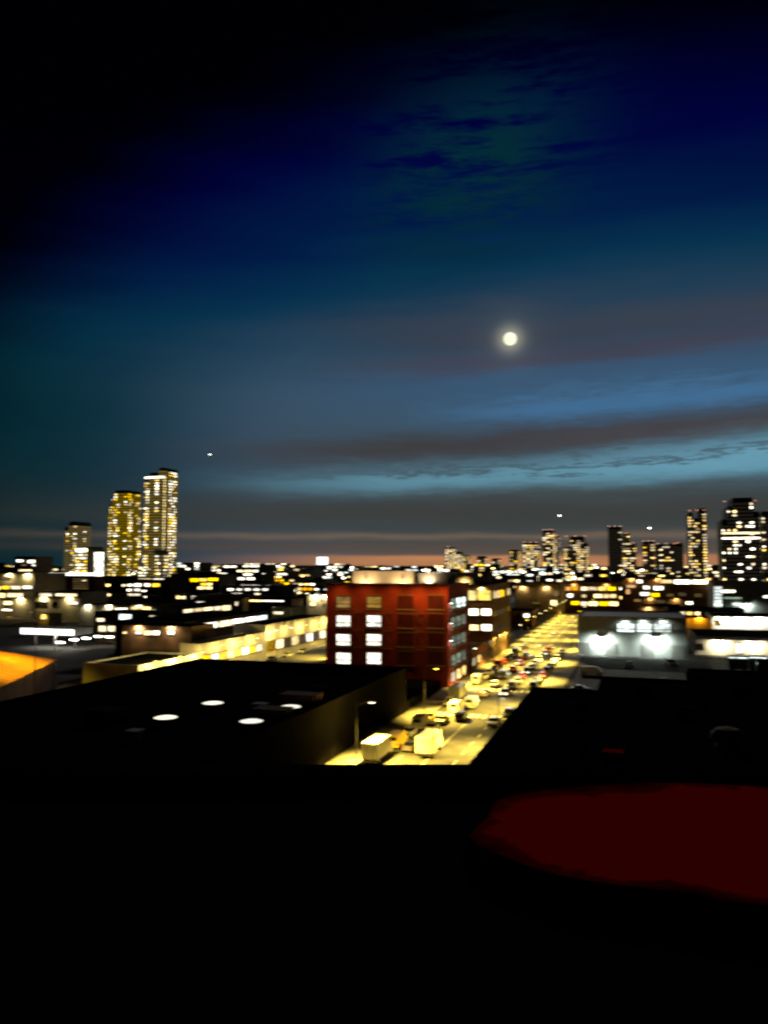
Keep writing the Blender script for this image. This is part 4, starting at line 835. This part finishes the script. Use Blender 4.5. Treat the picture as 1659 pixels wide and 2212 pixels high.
# ------------------------------------------------------------------ low-rise city out to the horizon
def clash(x0, x1, y0, y1):
    return any(x0 < b and x1 > a and y0 < d and y1 > c for (a, b, c, d) in FOOT)
rows_y = [352, 380, 410, 450, 490, 525, 560, 600, 640, 690, 745, 800, 860, 960, 1090, 1250, 1450, 1700, 2050, 2500, 3100]
nfill = 0; FILL = []
rng = random.Random(11)
for ri, y in enumerate(rows_y):
    x = y * math.tan(R(-46)); xe = y * math.tan(R(10)); step = max(26, y / 770 * 42)
    while x < xe:
        w = step * rng.uniform(.6, 1.35); dp = min(40, step * .8, 24 if y < 700 else 40); gap = rng.choice((1.5, 2.5, step * .35))
        x0, x1 = x, x + w; x += w + gap
        if clash(x0, x1, y, y + dp): continue
        if y < 470 and x1 > -44 and x0 < -14: continue
        if x1 > -108 and x0 < -86 and y < 900: continue
        hmax = 10 if y < 520 else (15 if y < 650 else (21 if y < 900 else 26))
        h = rng.uniform(6.5, hmax) if rng.random() < .8 or y < 900 else rng.uniform(20, 33)
        nfill += 1
        far = 'far' if y > 900 else 'nearer'
        frx = ((x0 + x1) / 2) / y
        sidew = 'below the left-hand towers' if frx < math.tan(R(-31)) else ('left of the brick building' if frx < math.tan(R(-22)) else ('behind the brick building' if frx < math.tan(R(-12)) else 'below the right-hand skyline'))
        wl = rng.choice(('dark_wall', 'brown_wall', 'dark_wall', 'tan_wall', 'grey_wall'))
        B = building('low_rise_building', 'low-rise', x0, x1, y, y + dp, h, wl, 'tar', 'low-rise blocks ' + sidew, par=.6 if y < 900 else 0)
        px_ = y / 770 * 1.07
        fl = max(3.2, 2.9 * px_); wv = max(2.4, 4.0 * px_)
        zlo = max(2.5, h - 5 * fl)
        nr = max(1, int((h - 1.2 - zlo) / fl)); nc = max(1, int((w - 2) / (wv * 1.35)))
        cells = [(r, c) for r in range(nr) for c in range(nc)]; rng.shuffle(cells)
        frac = rng.choice((.35, .5, .7, .85))
        pal = rng.choice((('lit_white', 'lit_warm'), ('lit_warm', 'lit_yellow'), ('lit_white', 'lit_white', 'lit_cool'), ('lit_yellow', 'lit_orange', 'lit_warm')))
        lit = cells[:max(1, min(12, int(len(cells) * frac)))]
        rh = rng.random() < .45
        NUM = ('no', 'one', 'two', 'three', 'four', 'five', 'six', 'seven', 'eight', 'nine', 'ten', 'eleven', 'twelve')
        B['root']['label'] = '%s %s low-rise with %s %s window%s%s %s' % (far, {'dark_wall': 'dark', 'brown_wall': 'brown', 'tan_wall': 'tan', 'grey_wall': 'grey'}[wl], NUM[len(lit)], {'lit_white': 'white', 'lit_warm': 'warm', 'lit_yellow': 'yellow'}[pal[0]], '' if len(lit) == 1 else 's', ' plus roof house' if rh else '', sidew)
        for (r, c) in lit:
            window(B['root'], 'front', (x0 + 1 + (c + .5) * (w - 2) / nc, y - .02, h - 1.6 - r * fl), (w - 2) / nc * rng.uniform(.55, .9), min(1.9 + .5 * px_, fl * .62), rng.choice(pal), 'plain' if y > 450 else 'cross')
        if y < 640 and rng.random() < .36 and wl != 'dark_wall':  # added lamps on some blocks, put there to brighten the walls
            for q in range(2):
                MB().box(-w * .3 + q * w * .6 - .4, -w * .3 + q * w * .6 + .4, -dp / 2 - .6, -dp / 2 - .1, h - .5, h - .2).build('added_eaves_lamp', 'lamp_sodium', B['root'])
                spot(B['root'], (-w * .3 + q * w * .6, -dp / 2 - 1.0, h - .8), 1900, (1, .76, .32), R(178), .5, (0, .9, -.6), .3)
        FILL.append((x0 / y, B['root']))
        if rh: MB().box(-w * .15, w * .12, -2, 2, h + .003, h + rng.uniform(2, 3.2)).build('roof_house', rng.choice(('dark_wall', 'brown_wall')), B['root'])
bylab = {}
for fx_, o in sorted(FILL, key=lambda q: q[0]): bylab.setdefault(o['label'], []).append(o)
for lb, os_ in bylab.items():
    pre = {2: ('left-hand', 'right-hand'), 3: ('left-hand', 'middle', 'right-hand')}.get(len(os_))
    if pre:
        for p_, o in zip(pre, os_): o['label'] = p_ + ' ' + lb
# far street lights pricking the rooftops
lm_pole = MB().tube((0, 0, 0), (0, 0, 1), .0011, .0011, 5).mesh('pole', 'metal_dark')
for k in range(180):
    y = 10 ** rng.uniform(2.72, 3.5); x = y * math.tan(R(rng.uniform(-45, 9)))
    h = rng.uniform(9, 25); r = empty('distant_lamp', (x, y, 0)); tag(r, 'pinprick lamp among the distant rooftops below the horizon', 'lamp', 'distant lamps')
    o = bpy.data.objects.new('pole', lm_pole); o.scale = (90, 90, h); link(o, r); s = y / 770 * rng.uniform(.5, .95)
    kname = rng.choice(('lit_white', 'lamp_white', 'lit_warm', 'lamp_sodium'))
    o = bpy.data.objects.new('lens', window_mesh(kname, 'plain')); o.scale = (s * 2.4, s * 8, s * 1.5); o.location = (0, 0, h + s * .75); link(o, r)

# ------------------------------------------------------------------ street lamps on the main street and the left street
for k in range(5):
    y = 104 + k * 37
    street_lamp(ORD[k] + ' sodium lamp from the near end on the left pavement', KL - .9, y, 1, 'sodium lamps on the left pavement', (120000, 80000, 62000, 70000, 80000)[k])
for k in range(10):
    y = 118 + k * 36
    street_lamp(ORD[k] + ' sodium lamp from the near end on the right pavement', KR + .9, y, -1, 'sodium lamps on the right pavement', 62000)
for k in range(4):
    street_lamp(ORD[k] + ' sodium lamp from the near end on the left-hand side street', -89, 150 + k * 34, -1, 'sodium lamps on the side street', 40000)

for k in range(9):
    y = 274 + k * 20
    street_lamp(ORD[k] + ' closely spaced lamp beyond the yellow-topped building', KL - 1.6, y, 1, 'closely spaced lamps up the left pavement', 55000)

# ------------------------------------------------------------------ vehicles
def loft(secs, mats, name, mi=0):
    m = MB(); pr = None
    for (y, z0, z1, w0, w1) in secs:
        ring = [(-w0, y, z0), (w0, y, z0), (w0 * 1.0, y, (z0 + z1) / 2), (w1, y, z1), (-w1, y, z1), (-w0 * 1.0, y, (z0 + z1) / 2)]
        if pr: m.prism(pr, ring, mi, caps=False)
        else: m.quad(list(reversed(ring)), mi)
        pr = ring
    m.quad(pr, mi); return m.mesh(name, mats)
wheel_me = MB().tube((-.11, 0, 0), (.11, 0, 0), .34, .34, 16).mesh('wheel', 'tyre'); hub_me = MB().tube((-.125, 0, 0), (.125, 0, 0), .19, .19, 10).mesh('hub', 'hub')
def vparts(kind):
    P = []
    if kind in ('saloon', 'estate'):
        hi = 1.72 if kind == 'estate' else 1.45; L = 2.3
        P.append(('body', loft([(-L, .42, .70, .78, .70), (-L + .15, .28, .86, .86, .78), (-1.2, .24, .95, .90, .84), (.6, .24, .97, .91, .85), (L - .35, .27, .92, .88, .80), (L, .42, .78, .78, .70)], 'paint_white', 'body'), (0, 0, 0)))
        b = L - .25 if kind == 'estate' else 1.55
        P.append(('window_band', loft([(-1.15, .94, .97, .80, .78), (-.45, .94, hi - .06, .83, .62), (.9, .94, hi - .06, .83, .63), (b, .93, 1.0 if kind == 'saloon' else hi - .25, .80, .72 if kind == 'saloon' else .64)], 'glass_dark', 'window_band'), (0, 0, 0)))
        P.append(('roof', loft([(-.5, hi - .06, hi - .02, .62, .58), (.1, hi - .05, hi + .02, .64, .58), (.95 if kind == 'saloon' else 1.75, hi - .07, hi - .02, .62, .56)], 'paint_white', 'roof'), (0, 0, 0)))
        zl, wl = .68, .58
    else:
        L = 2.9 if kind == 'van' else 3.9; hi = 2.25 if kind == 'van' else 3.1
        if kind == 'van':
            P.append(('body', loft([(-L, .45, .95, .85, .78), (-L + .8, .3, 1.2, .95, .88), (-L + 1.5, .28, 2.1, .98, .84), (-.7, .28, hi, .99, .84), (L - .1, .3, hi, .99, .84), (L, .4, hi - .1, .95, .8)], 'paint_white', 'body'), (0, 0, 0)))
            P.append(('windscreen', MB().quad([(-.8, -L + .78, 1.24), (.8, -L + .78, 1.24), (.74, -L + 1.42, 2.02), (-.74, -L + 1.42, 2.02)]).mesh('windscreen', 'glass_dark'), (0, -.03, .03)))
            P.append(('rear_window', MB().box(-.7, .7, L - .02, L + .012, 1.35, 1.9).mesh('rear_window', 'glass_dark'), (0, 0, 0)))
        else:
            P.append(('cab', loft([(-L, .5, 1.2, .95, .9), (-L + .3, .4, 1.5, 1.0, .95), (-L + .9, .4, 2.2, 1.02, .9), (-L + 1.7, .4, 2.3, 1.02, .9)], 'paint_white', 'cab'), (0, 0, 0)))
            P.append(('windscreen', MB().quad([(-.85, -L + .32, 1.55), (.85, -L + .32, 1.55), (.8, -L + .86, 2.1), (-.8, -L + .86, 2.1)]).mesh('windscreen', 'glass_dark'), (0, -.03, .03)))
            P.append(('box_body', MB().box(-1.15, 1.15, -L + 1.8, L, .85, hi).box(-1.18, 1.18, -L + 1.77, -L + 1.9, .83, hi + .03).box(-1.18, 1.18, L - .12, L + .03, .83, hi + .03).mesh('box_body', 'paint_white'), (0, 0, 0)))
            P.append(('rear_doors', MB().box(-1.05, -.03, L + .032, L + .06, 1.0, hi - .15).box(.03, 1.05, L + .032, L + .06, 1.0, hi - .15).mesh('rear_doors', 'paint_silver'), (0, 0, 0)))
            P.append(('rear_bumper', MB().box(-1.1, 1.1, L - .1, L + .18, .5, .75).mesh('rear_bumper', 'metal_dark'), (0, 0, 0)))
            P.append(('side_stripe', MB().box(1.152, 1.17, -L + 2.1, L - .4, 1.5, 2.0).mesh('side_stripe', 'paint_blue'), (0, 0, 0)))
            P.append(('chassis', MB().box(-.8, .8, -L + .6, L - .2, .5, .846).mesh('chassis', 'metal_dark'), (0, 0, 0)))
        zl, wl = .8, .72
    return P, L, zl, wl
HL = MB().box(-.16, .16, -.06, .02, -.09, .09); hl_on = HL.mesh('headlight', 'head_light'); hl_off = HL.mesh('headlight', 'hub'); tl_on = HL.mesh('tail_light', 'tail_light'); tl_off = HL.mesh('tail_light', 'paint_red')
VP = {k: vparts(k) for k in ('saloon', 'estate', 'van', 'box_truck')}
NAMES = {'saloon': ('parked_car', 'car'), 'estate': ('parked_car', 'car'), 'van': ('panel_van', 'van'), 'box_truck': ('box_truck', 'truck')}
def vehicle(kind, x, y, rz, paint, label, group, lights=False):
    P, L, zl, wl = VP[kind]; nm, cat = NAMES[kind]
    r = empty(nm, (x, y, .012), rz); tag(r, label, cat, group)
    for (n_, me, loc) in P:
        o = bpy.data.objects.new(n_, me); o.location = loc; link(o, r)
        if n_ in ('body', 'roof', 'cab', 'box_body'): o.material_slots[0].link = 'OBJECT'; o.material_slots[0].material = M[paint]
    s = 1.0 if kind in ('saloon', 'estate') else 1.2
    for sx in (-1, 1):
        for yy in (-L * .62, L * .62):
            o = bpy.data.objects.new('wheel', wheel_me); o.location = (sx * .82 * (1 if s == 1 else 1.12), yy, .34 * s); o.scale = (1, s, s); link(o, r)
            link(bpy.data.objects.new('hub', hub_me), o)
        o = bpy.data.objects.new('headlight', hl_on if lights else hl_off); o.location = (sx * wl, -L - .005, zl); link(o, r)
        o = bpy.data.objects.new('tail_light', tl_on if lights else tl_off); o.location = (sx * wl, L + .005, zl + .08); o.rotation_euler = (0, 0, math.pi); link(o, r)
    if lights and rz == 0: spot(r, (0, -L - .3, zl), 260, (1, .95, .8), R(70), .6, (0, -1, -.12), .2)
    return r
PI_ = math.pi
vehicle('box_truck', -39.2 + 3.4, 107.5, PI_, 'paint_white', 'bright white box truck lowest at the left kerb', 'vehicles on the main street')
vehicle('van', -35.6, 116.5, PI_, 'paint_yellow', 'yellow-lit van behind the lowest white box truck', 'vehicles on the main street')
vehicle('box_truck', -29.6, 113.5, PI_, 'paint_white', 'white box truck in the middle of the near street', 'vehicles on the main street')
vehicle('saloon', -32.0, 121.8, PI_, 'paint_black', 'black car just beyond the middle white truck', 'vehicles on the main street')
vehicle('estate', -30.4, 139.0, PI_, 'paint_black', 'black car alone in the street before the crossing', 'vehicles on the main street')
vehicle('saloon', -35.9, 124.0, PI_, 'paint_silver', 'silver car parked at the left kerb beyond the yellow van', 'vehicles on the main street')
vehicle('van', -35.7, 130.6, PI_, 'paint_white', 'white van parked at the left kerb midway to the crossing', 'vehicles on the main street')
vehicle('saloon', -35.9, 137.0, PI_, 'paint_yellow', 'yellow car parked last at the left kerb before the crossing', 'vehicles on the main street')
vehicle('van', -33.0, 146.5, PI_, 'paint_white', 'white van waiting at the crossing by the left kerb', 'vehicles on the main street')
vehicle('saloon', -32.9, 114.5, PI_, 'paint_grey', 'grey car double-parked beside the yellow-lit van', 'vehicles on the main street')
vehicle('saloon', -33.2, 128.6, PI_, 'paint_white', 'white car double-parked beside the silver kerbside car', 'vehicles on the main street')
vehicle('saloon', -33.1, 135.4, PI_, 'paint_yellow', 'yellow car double-parked just before the crossing', 'vehicles on the main street')
vehicle('estate', -35.8, 153.0, PI_, 'paint_silver', 'silver estate car at the left kerb between the white vans', 'vehicles on the main street')
vehicle('box_truck', -35.6, 160.0, PI_, 'paint_white', 'white box truck at the left kerb below the brick corner', 'vehicles on the main street')
vehicle('saloon', -24.0, 136.0, 0, 'paint_silver', 'pale-roofed car nearest the black roof on the right', 'vehicles on the main street')
vehicle('estate', -22.6, 144.0, 0, 'paint_black', 'dark car behind the pale-roofed car on the right', 'vehicles on the main street')
pn = ['paint_white', 'paint_black', 'paint_silver', 'paint_red', 'paint_black', 'paint_blue', 'paint_grey', 'paint_white', 'paint_black', 'paint_silver', 'paint_red', 'paint_grey']
cn_ = {'paint_white': 'white', 'paint_black': 'black', 'paint_silver': 'silver', 'paint_red': 'dark red', 'paint_blue': 'blue', 'paint_grey': 'grey', 'paint_yellow': 'yellow'}
for k in range(12):
    p = pn[k]; vehicle('estate' if k % 3 == 1 else 'saloon', -27.2 + .15 * (k % 3), 168 + k * 8.6, 0, p, '%s car, %s in the queue coming down past the brick building' % (cn_[p], ORD[k]), 'cars coming down the main street', lights=k in (0, 4, 7, 9))
for k in range(7):
    p = pn[(k * 5 + 2) % 12]; vehicle('saloon' if k % 3 else 'van', -31.2, 152 + k * 13.5, PI_, p, '%s %s, %s driving away up the middle of the street' % (cn_[p], 'car' if k % 3 else 'van', ORD[k]), 'vehicles driving away', lights=True)
for k in range(12):
    p = pn[(k * 5 + 2) % 12]; vehicle('saloon' if k % 4 else 'van', -36.0, 183 + k * 7.6, PI_, p, '%s %s, %s parked along the kerb below the brick building' % (cn_[p], 'van' if k % 4 == 0 else 'car', ORD[k]), 'vehicles parked below the brick building')
for k in range(9):
    p = pn[(k * 7 + 1) % 12]; vehicle('saloon' if k % 3 else 'estate', -22.3, 178 + k * 9.1, 0, p, '%s car, %s parked along the right kerb beyond the crossing' % (cn_[p], ORD[k]), 'cars parked on the right kerb')
for k, (x, y, rz, p, kd) in enumerate(((-12, 178, R(90), 'paint_silver', 'saloon'), (-4, 182, R(90), 'paint_grey', 'van'), (6, 195, 0, 'paint_black', 'saloon'), (-11, 205, R(90), 'paint_white', 'van'), (-2, 225, 0, 'paint_white', 'saloon'), (9, 232, R(20), 'paint_silver', 'estate'))):
    vehicle(kd, x, y, rz, p, ['silver car nearest the street corner in the lot', 'grey van beside the silver car in the lot', 'black car alone in the dim lot', 'white van in the lot below the hall', 'white car under the left floodlight', 'silver car under the right floodlight'][k], 'vehicles in the lot')
for k in range(5):
    p = pn[(k * 3) % 12]; vehicle('saloon', -101.5, 184 + k * 11, 0, p, '%s car, %s parked along the left-hand shop row' % (cn_[p], ORD[k]), 'cars on the left-hand street')

# ------------------------------------------------------------------ aircraft lights in the sky
for k, (a, b, D) in enumerate(((454, 982, 5200), (1208, 1114, 5200), (1402, 1141, 4600))):
    p = Vector((0, 0, EYE)) + ray(a, b) * D
    r = empty('aircraft', p, R(80)); tag(r, ['aircraft light high to the right of the tall left tower', 'aircraft light above the middle group of right-hand towers', 'aircraft light right of the solid black tower'][k], 'aircraft', 'aircraft lights in the dusk')
    f = MB(); pr = None
    for (y, rr) in ((-9, .3), (-7.5, 1.1), (-5, 1.5), (6, 1.5), (9, .8), (11, .2)):
        ring = [(rr * math.cos(2 * PI_ * i / 10), y, rr * math.sin(2 * PI_ * i / 10)) for i in range(10)]
        if pr: f.prism(pr, ring, caps=False)
        pr = ring
    f.build('fuselage', 'paint_grey', r); MB().prism([(-13, 2, -.2), (0, -2.5, -.2), (13, 2, -.2), (13, 3.2, -.2), (0, 1.5, -.2), (-13, 3.2, -.2)], [(-13, 2, .1), (0, -2.5, .2), (13, 2, .1), (13, 3.2, .1), (0, 1.5, .2), (-13, 3.2, .1)]).build('wing', 'paint_grey', r)
    MB().prism([(-.15, 7.5, 1), (.15, 7.5, 1), (.15, 10.5, 1), (-.15, 10.5, 1)], [(-.1, 9.6, 5), (.1, 9.6, 5), (.1, 11, 5), (-.1, 11, 5)]).build('tail_fin', 'paint_grey', r)
    s = 4.4 if k else 3.4
    bpy_l = MB(); ring = []
    bpy_l.tube((0, -9.2 - s, 0), (0, -9.2, 0), s * .7, s, 12).build('landing_light', 'lamp_white', r); r.rotation_euler = (0, 0, R(18))
bpy.context.view_layer.update()
